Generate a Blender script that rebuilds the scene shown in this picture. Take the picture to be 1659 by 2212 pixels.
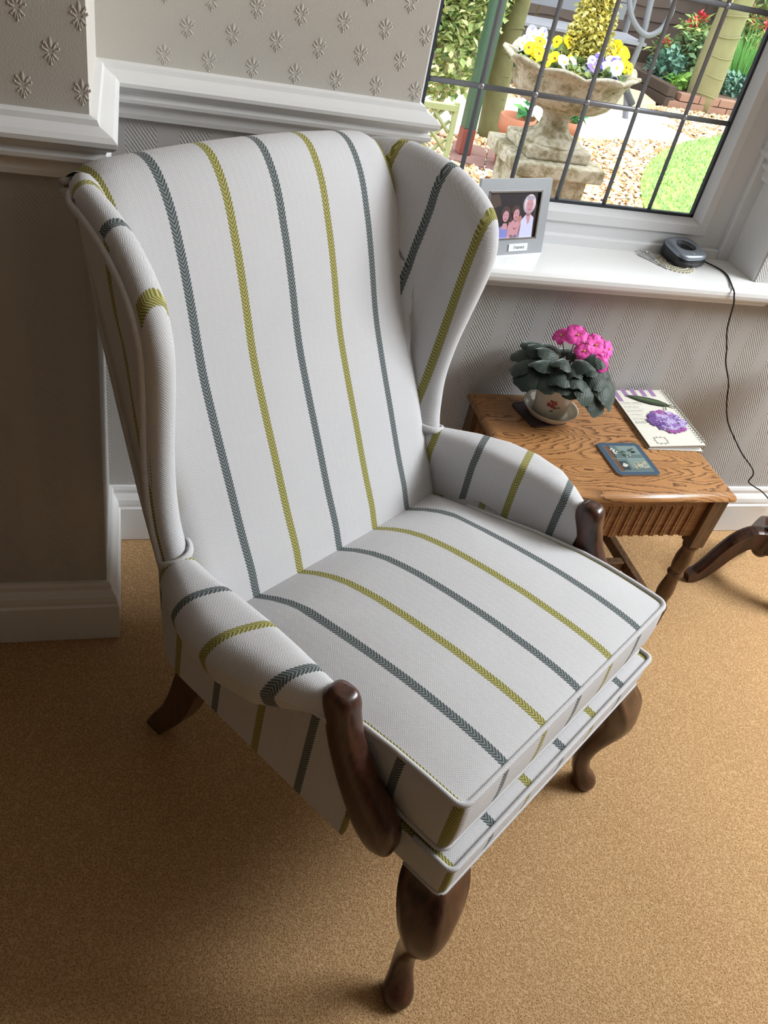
import bpy, bmesh, math, random
from mathutils import Vector, Matrix
random.seed(7)
PI = math.pi
for o in list(bpy.data.objects): bpy.data.objects.remove(o)
S = bpy.context.scene
COL = S.collection

# ------------------------------------------------------------------ camera
RC = ((0.957777,-0.221964,0.182741),(0.006427,0.651967,0.758220),(-0.287439,-0.725032,0.625866))  # world axes seen by the camera
HC = 1.40
RCM = Matrix(RC)
cd = bpy.data.cameras.new('camera'); cam = bpy.data.objects.new('camera', cd); COL.objects.link(cam)
cd.sensor_fit = 'HORIZONTAL'; cd.sensor_width = 36.0; cd.lens = 1794.0/1659.0*36.0
cd.clip_start = 0.05; cd.clip_end = 200
cam.matrix_world = Matrix.Translation((0,0,HC)) @ RCM.transposed().to_4x4()
S.camera = cam

# ------------------------------------------------------------------ light
S.view_settings.view_transform = 'Standard'; S.view_settings.look = 'None'
S.view_settings.exposure = 0.0; S.view_settings.gamma = 1.0; S.view_settings.use_curve_mapping = False
W = bpy.data.worlds.new('overcast_sky'); S.world = W; W.use_nodes = True
wn = W.node_tree; wn.nodes.clear()
wo = wn.nodes.new('ShaderNodeOutputWorld'); wb = wn.nodes.new('ShaderNodeBackground')
wb.inputs[0].default_value = (0.90, 0.96, 1.0, 1); wb.inputs[1].default_value = 4.4
wn.links.new(wb.outputs[0], wo.inputs[0])
sun = bpy.data.lights.new('hazy_sun', 'SUN'); sun.energy = 2.4; sun.angle = math.radians(25); sun.color = (1, .97, .9)
so = bpy.data.objects.new('hazy_sun', sun); COL.objects.link(so); so.rotation_euler = (math.radians(34), 0, math.radians(97))
def area(name, loc, rot, sx, sy, power, color):
    l = bpy.data.lights.new(name, 'AREA'); l.shape = 'RECTANGLE'; l.size = sx; l.size_y = sy; l.energy = power; l.color = color
    o = bpy.data.objects.new(name, l); COL.objects.link(o); o.location = loc; o.rotation_euler = rot; return o
area('daylight_from_side_window', (2.86, 0.80, 2.08), (0, math.radians(55), 0), 0.7, 1.3, 92, (0.92, 0.96, 1.0))

# ------------------------------------------------------------------ helpers
def ray(px, py): return RCM.transposed() @ Vector(((px-829.5)/1794, -(py-1106)/1794, -1))
def at(px, py, Y):
    d = ray(px, py); return Vector((0,0,HC)) + d*(Y/d.y)
def onz(px, py, z):
    d = ray(px, py); return Vector((0,0,HC)) + d*((z-HC)/d.z)
def srgb(r, g, b):
    f = lambda c: (c/255/12.92) if c/255 <= .04045 else ((c/255+.055)/1.055)**2.4
    return (f(r), f(g), f(b), 1)

class G:
    def __init__(s, name, rough=.5, spec=.5, metal=0):
        s.m = bpy.data.materials.new(name); s.m.use_nodes = True; s.t = s.m.node_tree
        s.b = s.t.nodes['Principled BSDF']; s.b.inputs['Roughness'].default_value = rough
        s.b.inputs['Specular IOR Level'].default_value = spec; s.b.inputs['Metallic'].default_value = metal
        s.o = s.t.nodes['Material Output']
    def node(s, ty, **k):
        n = s.t.nodes.new(ty)
        for a, v in k.items(): setattr(n, a, v)
        return n
    def put(s, inp, v):
        if hasattr(v, 'is_output') or isinstance(v, bpy.types.NodeSocket): s.t.links.new(v, inp)
        else: inp.default_value = v
    def M(s, op, a, b=None, c=None):
        n = s.node('ShaderNodeMath', operation=op); s.put(n.inputs[0], a)
        if b is not None: s.put(n.inputs[1], b)
        if c is not None: s.put(n.inputs[2], c)
        return n.outputs[0]
    def uv(s):
        n = s.node('ShaderNodeUVMap'); x = s.node('ShaderNodeSeparateXYZ'); s.t.links.new(n.outputs[0], x.inputs[0]); return x.outputs[0], x.outputs[1]
    def obj(s):
        n = s.node('ShaderNodeTexCoord'); x = s.node('ShaderNodeSeparateXYZ'); s.t.links.new(n.outputs['Object'], x.inputs[0]); return n.outputs['Object'], x.outputs
    def vec(s, x, y, z):
        n = s.node('ShaderNodeCombineXYZ'); s.put(n.inputs[0], x); s.put(n.inputs[1], y); s.put(n.inputs[2], z); return n.outputs[0]
    def noise(s, v, sc, det=2, rough=.5, out='Fac'):
        n = s.node('ShaderNodeTexNoise'); s.put(n.inputs['Vector'], v); n.inputs['Scale'].default_value = sc; n.inputs['Detail'].default_value = det; n.inputs['Roughness'].default_value = rough
        return n.outputs[out]
    def ramp(s, f, pts):
        n = s.node('ShaderNodeValToRGB'); s.put(n.inputs[0], f); e = n.color_ramp.elements
        while len(e) < len(pts): e.new(.5)
        for i, (p, c) in enumerate(pts): e[i].position = p; e[i].color = c
        return n.outputs[0]
    def mix(s, f, a, b):
        n = s.node('ShaderNodeMix', data_type='RGBA'); s.put(n.inputs[0], f); s.put(n.inputs[6], a); s.put(n.inputs[7], b); return n.outputs[2]
    def scale(s, c, f):
        n = s.node('ShaderNodeMix', data_type='RGBA', blend_type='MULTIPLY'); n.inputs[0].default_value = 1; s.put(n.inputs[6], c)
        cc = s.node('ShaderNodeCombineColor'); [s.put(cc.inputs[i], f) for i in range(3)]; s.t.links.new(cc.outputs[0], n.inputs[7]); return n.outputs[2]
    def base(s, c): s.put(s.b.inputs['Base Color'], c); return s
    def bump(s, h, strength=.3, dist=.001):
        n = s.node('ShaderNodeBump'); s.put(n.inputs['Height'], h); n.inputs['Strength'].default_value = strength; n.inputs['Distance'].default_value = dist
        s.t.links.new(n.outputs[0], s.b.inputs['Normal']); return s

def plain(name, c, rough=.5, spec=.4, metal=0, var=0.06, sc=30, bump=0):
    g = G(name, rough, spec, metal); o, _ = g.obj(); n = g.noise(o, sc, 3)
    f = g.M('MULTIPLY_ADD', n, 2*var, 1-var); g.base(g.scale(c, f))
    if bump: g.bump(n, .5, bump)
    return g.m

PITCH = .0935
def fabric_mat(name='striped_herringbone_linen', stripes=True):
    g = G(name, .88, .15); u, v = g.uv()
    tri = g.M('PINGPONG', u, .0062)
    h = g.M('FRACT', g.M('DIVIDE', g.M('ADD', v, g.M('MULTIPLY', tri, 1.1)), .0036))
    hb = g.M('PINGPONG', h, .5)
    o, _ = g.obj(); n = g.noise(o, 900, 2); n2 = g.noise(o, 7, 2)
    basec = g.scale((.585, .58, .59, 1), g.M('ADD', g.M('MULTIPLY_ADD', hb, .42, .80), g.M('MULTIPLY_ADD', n, .12, -.045)))
    basec = g.scale(basec, g.M('MULTIPLY_ADD', n2, .06, .97))
    ht = g.M('ADD', hb, g.M('MULTIPLY', n, .5))
    if stripes:
        q = g.M('DIVIDE', u, PITCH); nn = g.M('ROUND', q); du = g.M('ABSOLUTE', g.M('MULTIPLY', g.M('SUBTRACT', q, nn), PITCH))
        odd = g.M('GREATER_THAN', g.M('PINGPONG', nn, 1.0), .5)
        ch = g.M('FRACT', g.M('DIVIDE', g.M('SUBTRACT', v, g.M('MULTIPLY', du, 1.1)), .0056))
        chp = g.M('PINGPONG', ch, .5)
        inside = g.M('LESS_THAN', du, g.M('MULTIPLY_ADD', chp, .0034, .0060))
        dark = g.mix(odd, (.055, .070, .072, 1), (.17, .155, .035, 1)); light = g.mix(odd, (.23, .25, .25, 1), (.42, .40, .16, 1))
        sm = g.M('SMOOTH_MIN', g.M('MULTIPLY', g.M('SUBTRACT', chp, .12), 5.0), 1.0, .1)
        sm = g.M('MAXIMUM', sm, 0.0)
        sc = g.mix(sm, light, dark)
        basec = g.mix(inside, basec, sc); ht = g.M('ADD', ht, g.M('MULTIPLY', g.M('MULTIPLY', inside, chp), .8))
    g.base(basec); g.bump(ht, .55, .0007)
    g.b.inputs['Sheen Weight'].default_value = .12; g.b.inputs['Sheen Roughness'].default_value = .4
    return g.m

def wood_mat(name, light, dark, sx=6, sy=60, rough=.35, axis='x', fleck=.6, spec=.5, coat=0):
    g = G(name, rough, spec); o, c = g.obj()
    sc = {'x': (1, sy/sx, sy/sx), 'y': (sy/sx, 1, sy/sx), 'z': (sy/sx, sy/sx, 1)}[axis]
    mp = g.node('ShaderNodeMapping'); g.put(mp.inputs[0], o); mp.inputs['Scale'].default_value = sc
    n = g.noise(mp.outputs[0], sx, 5, .6); n2 = g.noise(mp.outputs[0], sx*4, 3, .6)
    f = g.M('ADD', g.M('MULTIPLY', n, .75), g.M('MULTIPLY', n2, .25*fleck))
    g.base(g.ramp(f, [(.32, dark), (.62, light)])); g.bump(n2, .2, .0006)
    g.b.inputs['Coat Weight'].default_value = coat; g.b.inputs['Coat Roughness'].default_value = .2
    return g.m

def oak_top_mat():
    g = G('varnished_oak_flame_grain', .33, .5); o, c = g.obj()
    mp = g.node('ShaderNodeMapping'); g.put(mp.inputs[0], o); mp.inputs['Scale'].default_value = (2.6, 10.5, 5.0); mp.inputs['Location'].default_value = (2.3, 5.1, 0)
    big = g.noise(mp.outputs[0], 1.0, 1.6, .5)
    mp2 = g.node('ShaderNodeMapping'); g.put(mp2.inputs[0], o); mp2.inputs['Scale'].default_value = (60, 160, 60)
    fine = g.noise(mp2.outputs[0], 1.0, 3, .6)
    mp3 = g.node('ShaderNodeMapping'); g.put(mp3.inputs[0], o); mp3.inputs['Scale'].default_value = (30, 300, 30)
    pores = g.noise(mp3.outputs[0], 1.0, 2, .6)
    f = g.M('FRACT', g.M('ADD', g.M('MULTIPLY', big, 30.0), g.M('MULTIPLY', fine, 1.0)))
    line = g.ramp(f, [(0.0, (0,0,0,1)), (.07, (1,1,1,1)), (.30, (.25,.25,.25,1)), (.55, (0,0,0,1))])
    brk = g.ramp(g.M('ADD', g.M('MULTIPLY', fine, .7), g.M('MULTIPLY', pores, .4)), [(.36, (.15,.15,.15,1)), (.6, (1,1,1,1))])
    lf = g.M('MINIMUM', g.M('MULTIPLY', g.M('MULTIPLY', line, brk), 1.25), .92)
    wide = g.noise(o, 5, 2)
    base = g.mix(g.M('MULTIPLY_ADD', wide, 1.6, -.3), (.32, .140, .048, 1), (.50, .26, .10, 1))
    base = g.scale(base, g.M('MULTIPLY_ADD', pores, .5, .75))
    g.base(g.mix(lf, base, (.085, .032, .012, 1)))
    g.bump(g.M('MULTIPLY', lf, -1.0), .15, .0005)
    g.b.inputs['Coat Weight'].default_value = .35; g.b.inputs['Coat Roughness'].default_value = .22
    return g.m

def carpet_mat():
    g = G('tan_twist_pile_carpet', .97, .05); o, c = g.obj()
    n1 = g.noise(o, 480, 3, .75); n2 = g.noise(o, 3.0, 3); n3 = g.noise(o, 120, 2)
    v = g.node('ShaderNodeTexVoronoi'); g.put(v.inputs['Vector'], o); v.inputs['Scale'].default_value = 290
    f = g.M('ADD', g.M('MULTIPLY', n1, .9), g.M('MULTIPLY', v.outputs['Distance'], .25))
    c1 = g.ramp(f, [(.34, srgb(96, 64, 36)), (.50, srgb(184, 142, 96)), (.72, srgb(226, 190, 144))])
    g.base(g.scale(c1, g.M('MULTIPLY_ADD', n2, .2, .9)))
    g.bump(g.M('ADD', f, g.M('MULTIPLY', n3, .6)), .9, .004)
    return g.m

def paper_mat(name, col, lower=True):
    g = G(name, .8, .2); o, c = g.obj()
    x = g.M('ADD', c[0], c[1]); z = c[2]
    fine = g.noise(o, 700, 2)
    if lower:
        per = .0905
        m = g.M('FLOORED_MODULO', x, per)
        hz = g.M('LESS_THAN', m, .052)
        dd = g.M('PINGPONG', g.M('FRACT', g.M('DIVIDE', g.M('SUBTRACT', z, g.M('MULTIPLY', m, -1.3)), .0085)), .5)
        her = g.M('MULTIPLY', hz, dd)
        e1 = g.M('LESS_THAN', g.M('ABSOLUTE', g.M('SUBTRACT', m, .056)), .0022)
        e2 = g.M('LESS_THAN', g.M('ABSOLUTE', g.M('SUBTRACT', m, .087)), .0018)
        e3 = g.M('LESS_THAN', g.M('ABSOLUTE', g.M('SUBTRACT', m, .001)), .0009)
        ht = g.M('ADD', her, g.M('ADD', g.M('ADD', e1, e2), g.M('MULTIPLY', e3, -.5)))
        g.base(g.scale(col, g.M('MULTIPLY_ADD', fine, .05, .975))); g.bump(g.M('ADD', ht, g.M('MULTIPLY', fine, .3)), 1.0, .0017)
    else:
        w = g.noise(g.vec(c[0], c[1], z), 420, 2, .7)
        g.base(g.scale(col, g.M('MULTIPLY_ADD', fine, .04, .98))); g.bump(w, .5, .0007)
    return g.m

def attr_mat(name, rough=.7, spec=.25, sub=0, bump=0):
    g = G(name, rough, spec); a = g.node('ShaderNodeVertexColor', layer_name='Col'); g.base(a.outputs[0])
    if bump: o, _ = g.obj(); g.bump(g.noise(o, 60, 3), .6, bump)
    return g.m

def mesh_obj(name, me, mats, parent=None, smooth=True):
    o = bpy.data.objects.new(name, me); COL.objects.link(o)
    if not isinstance(mats, (list, tuple)): mats = [mats]
    if not me.materials:
        for m in mats: me.materials.append(m)
    if parent is not None: o.parent = parent
    if smooth: me.polygons.foreach_set('use_smooth', [True]*len(me.polygons))
    return o
def from_py(name, vs, fs, mats, parent=None, smooth=True, uvs=None, mi=None, recalc=True):
    me = bpy.data.meshes.new(name); me.from_pydata([tuple(v) for v in vs], [], fs)
    if uvs is not None:
        l = me.uv_layers.new(name='UVMap'); fl = []
        for f, uf in zip(fs, uvs):
            for w in uf: fl += [w[0], w[1]]
        l.data.foreach_set('uv', fl)
    if mi: me.polygons.foreach_set('material_index', mi)
    if recalc:
        b = bmesh.new(); b.from_mesh(me); bmesh.ops.recalc_face_normals(b, faces=b.faces); b.to_mesh(me); b.free()
    return mesh_obj(name, me, mats, parent, smooth)
def empty(name, loc=(0,0,0), rz=0, parent=None):
    o = bpy.data.objects.new(name, None); COL.objects.link(o); o.location = loc; o.rotation_euler = (0,0,rz); o.empty_display_size = .1
    if parent: o.parent = parent
    return o
def tag(o, label, cat, group=None, kind=None):
    if label: o['label'] = label
    if cat: o['category'] = cat
    if group: o['group'] = group
    if kind: o['kind'] = kind
    return o
def structure(o, label=None, cat=None):
    o['kind'] = 'structure'
    if label: o['label'] = label
    if cat: o['category'] = cat
    return o

def box_bm(bm, x0, x1, y0, y1, z0, z1, bev=0, seg=2, M=None, mi=0):
    r = bmesh.ops.create_cube(bm, size=1)['verts']
    for v in r: v.co = Vector((x0+(v.co.x+.5)*(x1-x0), y0+(v.co.y+.5)*(y1-y0), z0+(v.co.z+.5)*(z1-z0)))
    fs = set(f for v in r for f in v.link_faces)
    for f in fs: f.material_index = mi
    if bev:
        es = list(set(e for v in r for e in v.link_edges))
        rr = bmesh.ops.bevel(bm, geom=es, offset=bev, segments=seg, profile=.5, affect='EDGES')
        r = list(set(v for f in rr['faces'] for v in f.verts) | set(v for v in r if v.is_valid))
    if M is not None:
        for v in r: v.co = M @ v.co
    return r
def box(name, x0, x1, y0, y1, z0, z1, mat, parent=None, bev=.002, seg=2, M=None, smooth=False):
    bm = bmesh.new(); box_bm(bm, x0, x1, y0, y1, z0, z1, bev, seg, M)
    me = bpy.data.meshes.new(name); bm.to_mesh(me); bm.free(); return mesh_obj(name, me, mat, parent, smooth)
def boxes(name, L, mat, parent=None, bev=.002):
    bm = bmesh.new()
    for b in L: box_bm(bm, *b[:6], bev)
    me = bpy.data.meshes.new(name); bm.to_mesh(me); bm.free(); return mesh_obj(name, me, mat, parent, False)

def crom(pts, n):
    P = [Vector(p) for p in pts]; out = []
    P = [P[0]*2-P[1]] + P + [P[-1]*2-P[-2]]
    for i in range(1, len(P)-2):
        for k in range(n):
            t = k/n; a, b, c, d = P[i-1], P[i], P[i+1], P[i+2]
            out.append(.5*((2*b)+(c-a)*t+(2*a-5*b+4*c-d)*t*t+(3*b-a-3*c+d)*t**3))
    out.append(P[-2].copy()); return out
def tube_geo(pts, r, n=10, closed=False, cap=True, up0=None, e=2):
    """pts vectors; r float / list of radii or (a,b) pairs (a along the side axis, b along the up axis)"""
    P = [Vector(p) for p in pts]; N = len(P); vs = []; fs = []; uvs = []
    T = []
    for i in range(N):
        if closed: t = P[(i+1) % N]-P[i-1]
        else: t = P[min(i+1, N-1)]-P[max(i-1, 0)]
        T.append(t.normalized() if t.length > 1e-9 else Vector((0,0,1)))
    up = Vector(up0) if up0 else (Vector((0,0,1)) if abs(T[0].z) < .9 else Vector((1,0,0)))
    L = 0; Ls = []
    for i in range(N):
        if i: L += (P[i]-P[i-1]).length
        Ls.append(L)
        up = (up - T[i]*up.dot(T[i])); up.normalize(); s = T[i].cross(up)
        ri = r[i] if isinstance(r, (list, tuple)) and len(r) == N else r
        a, b = ri if isinstance(ri, (list, tuple)) else (ri, ri)
        for k in range(n):
            an = 2*PI*k/n; ca, sa = math.cos(an), math.sin(an)
            if e != 2: ca, sa = math.copysign(abs(ca)**(2/e), ca), math.copysign(abs(sa)**(2/e), sa)
            vs.append(P[i]+s*(a*ca)+up*(b*sa))
    R0 = r[0] if isinstance(r, (list, tuple)) else r
    R0 = R0[0] if isinstance(R0, (list, tuple)) else R0
    for i in range(N if closed else N-1):
        j = (i+1) % N
        for k in range(n):
            k2 = (k+1) % n
            fs.append((i*n+k, i*n+k2, j*n+k2, j*n+k)); l2 = Ls[j] if j else L+.01
            w = 2*PI*R0/n
            uvs.append(((k*w, Ls[i]), ((k+1)*w, Ls[i]), ((k+1)*w, l2), (k*w, l2)))
    if cap and not closed:
        fs.append(tuple(range(n-1, -1, -1))); uvs.append(tuple((0, 0) for _ in range(n)))
        fs.append(tuple((N-1)*n+k for k in range(n))); uvs.append(tuple((0, 0) for _ in range(n)))
    return vs, fs, uvs
def tube(name, pts, r, mat, parent=None, n=10, closed=False, smoothn=0, up0=None, e=2):
    if smoothn:
        if isinstance(r, (list, tuple)):
            rr = [Vector((a[0], a[1], 0)) if isinstance(a, (list, tuple)) else Vector((a, a, 0)) for a in r]
            r = [(q.x, q.y) for q in crom(rr, smoothn)]
        pts = crom(pts, smoothn)
    vs, fs, uvs = tube_geo(pts, r, n, closed, True, up0, e)
    return from_py(name, vs, fs, mat, parent, True, uvs)
def tubes(name, L, mat, parent=None, n=6):
    V = []; Fc = []
    for pts, r in L:
        vs, fs, _ = tube_geo(pts, r, n); o = len(V); V += vs; Fc += [tuple(i+o for i in f) for f in fs]
    return from_py(name, V, Fc, mat, parent)
def lathe_geo(prof, n=32, fn=None, c=(0,0,0)):
    vs = []; fs = []
    for i, (r, z) in enumerate(prof):
        for k in range(n):
            a = 2*PI*k/n; rr, zz = (fn(r, z, a, i) if fn else (r, z)); vs.append(Vector((c[0]+rr*math.cos(a), c[1]+rr*math.sin(a), c[2]+zz)))
    for i in range(len(prof)-1):
        for k in range(n): k2 = (k+1) % n; fs.append((i*n+k, i*n+k2, (i+1)*n+k2, (i+1)*n+k))
    if prof[0][0] > 0: fs.append(tuple(range(n-1, -1, -1)))
    if prof[-1][0] > 0: fs.append(tuple((len(prof)-1)*n+k for k in range(n)))
    return vs, fs
def lathe(name, prof, mat, parent=None, n=32, fn=None, c=(0,0,0), smooth=True):
    vs, fs = lathe_geo(prof, n, fn, c); return from_py(name, vs, fs, mat, parent, smooth)
def poly_prism(name, pts, z0, z1, mat, parent=None, bev=0):
    bm = bmesh.new(); v = [bm.verts.new((p[0], p[1], z0)) for p in pts]; f = bm.faces.new(v)
    r = bmesh.ops.extrude_face_region(bm, geom=[f]); 
    for e in r['geom']:
        if isinstance(e, bmesh.types.BMVert): e.co.z = z1
    bmesh.ops.recalc_face_normals(bm, faces=bm.faces)
    if bev: bmesh.ops.bevel(bm, geom=[e for e in bm.edges], offset=bev, segments=2, profile=.5, affect='EDGES')
    me = bpy.data.meshes.new(name); bm.to_mesh(me); bm.free(); return mesh_obj(name, me, mat, parent, False)
def dup(o, parent=None, loc=None, rot=None, scale=None):
    c = o.copy(); COL.objects.link(c); c.parent = parent
    if loc is not None: c.location = loc
    if rot is not None: c.rotation_euler = rot
    if scale is not None: c.scale = scale
    return c
def moulding(name, path, prof, mat, parent=None, closed_ends=True):
    """extrude a profile [(out, z)] along an xy path of wall points; 'out' is to the right of travel... mitred corners"""
    N = len(path); P = [Vector((p[0], p[1])) for p in path]; vs = []; fs = []; m = len(prof)
    for i in range(N):
        d1 = (P[i]-P[i-1]).normalized() if i else None; d2 = (P[i+1]-P[i]).normalized() if i < N-1 else None
        n1 = Vector((d1.y, -d1.x)) if d1 else None; n2 = Vector((d2.y, -d2.x)) if d2 else None
        if n1 and n2: nn = (n1+n2); nn = nn/ (nn.dot(n1))
        else: nn = n1 or n2
        for o, z in prof: vs.append(Vector((P[i].x+nn.x*o, P[i].y+nn.y*o, z)))
    for i in range(N-1):
        for k in range(m-1): fs.append((i*m+k, (i+1)*m+k, (i+1)*m+k+1, i*m+k+1))
    fs.append(tuple(range(m))); fs.append(tuple((N-1)*m+k for k in range(m-1, -1, -1)))
    return from_py(name, vs, fs, mat, parent, False)

# ------------------------------------------------------------------ materials
FAB = fabric_mat(); FABP = fabric_mat('plain_herringbone_linen', False)
CARPET = carpet_mat()
PAP_UP = paper_mat('warm_white_textured_paper', (.60, .565, .51, 1), False)
PAP_LO = paper_mat('grey_stripe_anaglypta_paper', (.49, .478, .462, 1), True)
WHITE = plain('white_gloss_paint', (.74, .74, .73, 1), .32, .5, var=.02, bump=.0006, sc=60)
UPVC = plain('white_window_plastic', (.72, .73, .74, 1), .3, .5, var=.01)
LEAD = plain('grey_lead_strip', (.20, .205, .22, 1), .40, .5, .3, var=.1)
SOLDER = plain('solder_joint', (.38, .39, .42, 1), .35, .5, .7, var=.1)
GASKET = plain('dark_window_gasket', (.035, .04, .05, 1), .6, .3)
MAHOG = wood_mat('polished_mahogany', (.095, .034, .018, 1), (.026, .011, .007, 1), 8, 60, .30, 'z', .6, .45, .25)
DARKOAK = wood_mat('dark_oak', (.17, .085, .036, 1), (.055, .026, .012, 1), 8, 90, .4, 'z', .8)
APRONOAK = wood_mat('carved_oak_apron', (.36, .17, .066, 1), (.17, .075, .03, 1), 8, 120, .42, 'x', .8)
OAKTOP = oak_top_mat()
GLASS = None
def glass_mat():
    g = G('window_glass'); t = g.node('ShaderNodeBsdfTransparent'); t.inputs[0].default_value = (.97, .98, .98, 1)
    gl = g.node('ShaderNodeBsdfGlossy'); gl.inputs['Roughness'].default_value = 0.02
    fr = g.node('ShaderNodeFresnel'); fr.inputs[0].default_value = 1.45; mx = g.node('ShaderNodeMixShader')
    g.t.links.new(fr.outputs[0], mx.inputs[0]); g.t.links.new(t.outputs[0], mx.inputs[1]); g.t.links.new(gl.outputs[0], mx.inputs[2]); g.t.links.new(mx.outputs[0], g.o.inputs[0])
    return g.m
GLASS = glass_mat()

# ------------------------------------------------------------------ room shell
YW = 1.55      # back wall paper face
YP = 1.245     # face of the projecting wall at left
XP = -.055     # its corner
XL, XR = .496, 1.378   # window reveal
YG = 1.705     # glass plane
ZS = .757      # sill top
ZH = 2.16      # head of window
ZC = 2.42
structure(box('floor', -3.8, 3.06, -5.2, 1.75, -.06, 0, CARPET, None, 0), 'tan twist pile carpet', 'carpet')
structure(box('ceiling', -3.8, 3.06, -5.2, 1.9, ZC, ZC+.06, plain('ceiling_paint', (.62, .60, .57, 1), .9, .1, var=.01), None, 0), 'white ceiling', 'ceiling')
def wall(name, L, label, mats=None):
    """L boxes (x0,x1,y0,y1); every box split at the dado height into lower and upper paper"""
    bm = bmesh.new()
    for (x0, x1, y0, y1, z0, z1) in L:
        if z0 < .99 < z1:
            box_bm(bm, x0, x1, y0, y1, z0, .99, mi=0); box_bm(bm, x0, x1, y0, y1, .99, z1, mi=1)
        else: box_bm(bm, x0, x1, y0, y1, z0, z1, mi=0 if z1 <= .99 else 1)
    me = bpy.data.meshes.new(name); bm.to_mesh(me); bm.free(); return structure(mesh_obj(name, me, mats or [PAP_LO, PAP_UP], None, False), label, 'wall')
DIM = plain('dim_room_paper', (.22, .19, .16, 1), .9, .1)
wall_back = wall('wall_back', [(XP, XL, YW, YW+.22, 0, ZC), (XL, XR, YW, YW+.22, 0, ZS-.05), (XL, XR, YW, YW+.22, ZH, ZC), (XR, 3.06, YW, YW+.22, 0, ZC)], 'papered back wall with a dado rail and the leaded window')
wall_left = wall('wall_left', [(-3.8, XP, YP, YW+.22, 0, ZC)], 'projecting papered wall left of the armchair')
wall_side = wall('wall_side', [(-3.86, -3.8, -5.2, YW+.2, 0, ZC)], 'far left wall', [DIM, DIM])
wall_right = wall('wall_right', [(3.0, 3.06, -5.2, .1, 0, ZC), (3.0, 3.06, 1.5, 1.77, 0, ZC), (3.0, 3.06, .1, 1.5, 0, 1.3), (3.0, 3.06, .1, 1.5, 2.36, ZC)], 'right wall with the large side window opening')
wall_front = wall('wall_front', [(-3.8, 3.06, -5.26, -5.2, 0, ZC)], 'wall behind the viewer', [DIM, DIM])
# painted reveal boards at the right of the window
structure(box('trim_1', XR-.004, XR+.012, YW+.004, YG+.012, ZS, ZH, WHITE, None, .001), 'white painted side board of the window recess', 'trim')
structure(box('trim_2', XL-.012, XL+.003, YW+.004, YG+.012, ZS, ZH, WHITE, None, .001), 'white left side board of the window recess', 'trim')
# dado rail and skirting, mitred round the projecting wall
DADO = [(0, .948), (.012, .950), (.014, .958), (.014, .970), (.020, .974), (.026, .978), (.027, .984), (.020, .990), (.022, .994), (.030, .998), (.036, 1.004), (.036, 1.010), (.030, 1.016), (.022, 1.020), (.013, 1.024), (.010, 1.031), (0, 1.034)]
structure(moulding('dado_rail', [(-3.8, YP), (XP, YP), (XP, YW), (XL, YW), (XL, YW+.05)], [(o, z) for o, z in DADO], WHITE), 'white moulded dado rail wrapping the wall behind the armchair', 'dado rail').name = 'trim_3'
structure(moulding('trim_4', [(XR-.004, YG+.01), (XR-.004, YW), (3.0, YW)], [(o*1.0, z) for o, z in DADO], WHITE), 'white dado rail to the right of the window', 'dado rail')
SK = [(0, .150), (.006, .149), (.009, .142), (.009, .132), (.013, .126), (.018, .118), (.020, .108), (.020, .100), (.024, .096), (.024, .002), (0, .002)]
structure(moulding('baseboard_left', [(-3.8, YP), (XP, YP), (XP, YW), (3.0, YW)], SK[::-1], WHITE), 'white moulded skirting board', 'skirting board')

# embossed flower motifs in the paper above the rail
def motif_mesh():
    vs = []; fs = []
    def blob(cx, cz, a, b, ang, h=.0006, n=12):
        o = len(vs); ca, sa = math.cos(ang), math.sin(ang)
        for k in range(n):
            t = 2*PI*k/n; x = a*math.cos(t); z = b*math.sin(t)*(1+.25*math.sin(t)); vs.append((cx+x*ca-z*sa, 0, cz+x*sa+z*ca))
        for k in range(n):
            t = 2*PI*k/n; x = .55*a*math.cos(t); z = .6*b*math.sin(t)*(1+.25*math.sin(t)); vs.append((cx+x*ca-z*sa, -h, cz+x*sa+z*ca))
        for k in range(n): k2 = (k+1) % n; fs.append((o+k, o+k2, o+n+k2, o+n+k))
        fs.append(tuple(o+n+k for k in range(n)))
    blob(0, .0085, .0030, .0070, 0)
    for s in (-1, 1):
        blob(s*.0055, .0060, .0016, .0060, -s*.65); blob(s*.0090, .0085, .0018, .0018, 0)
        blob(s*.0068, .0005, .0015, .0052, -s*1.25); blob(s*.0112, .0030, .0019, .0019, 0)
        blob(s*.0050, -.0055, .0016, .0050, -s*2.3); blob(s*.0082, -.0085, .0019, .0019, 0)
        blob(s*.0024, -.0082, .0014, .0050, -s*2.85)
    blob(0, -.0100, .0015, .0052, PI); blob(0, -.0155, .0020, .0018, 0)
    me = bpy.data.meshes.new('embossed_motif'); me.from_pydata([(v[0]*.88, v[1], v[2]) for v in vs], [], fs)
    b = bmesh.new(); b.from_mesh(me); bmesh.ops.recalc_face_normals(b, faces=b.faces); b.to_mesh(me); b.free()
    me.materials.append(PAP_UP); me.polygons.foreach_set('use_smooth', [True]*len(me.polygons)); return me
MM = motif_mesh()
def motifs(wallo, y, x0, xmin, xmax, rows, z0=1.0525):
    for r in range(rows):
        x = x0 + (.036 if r % 2 else 0)
        while x < xmax:
            if x > xmin:
                o = bpy.data.objects.new('embossed_motif', MM); COL.objects.link(o); o.parent = wallo; o.location = (x, y-.0002, z0+.0445*r)
            x += .0721
motifs(wall_back, YW, .051, -.02, .49, 5)
motifs(wall_left, YP, -.135-.0721*4, -.30, -.06, 4, 1.0610)

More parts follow.
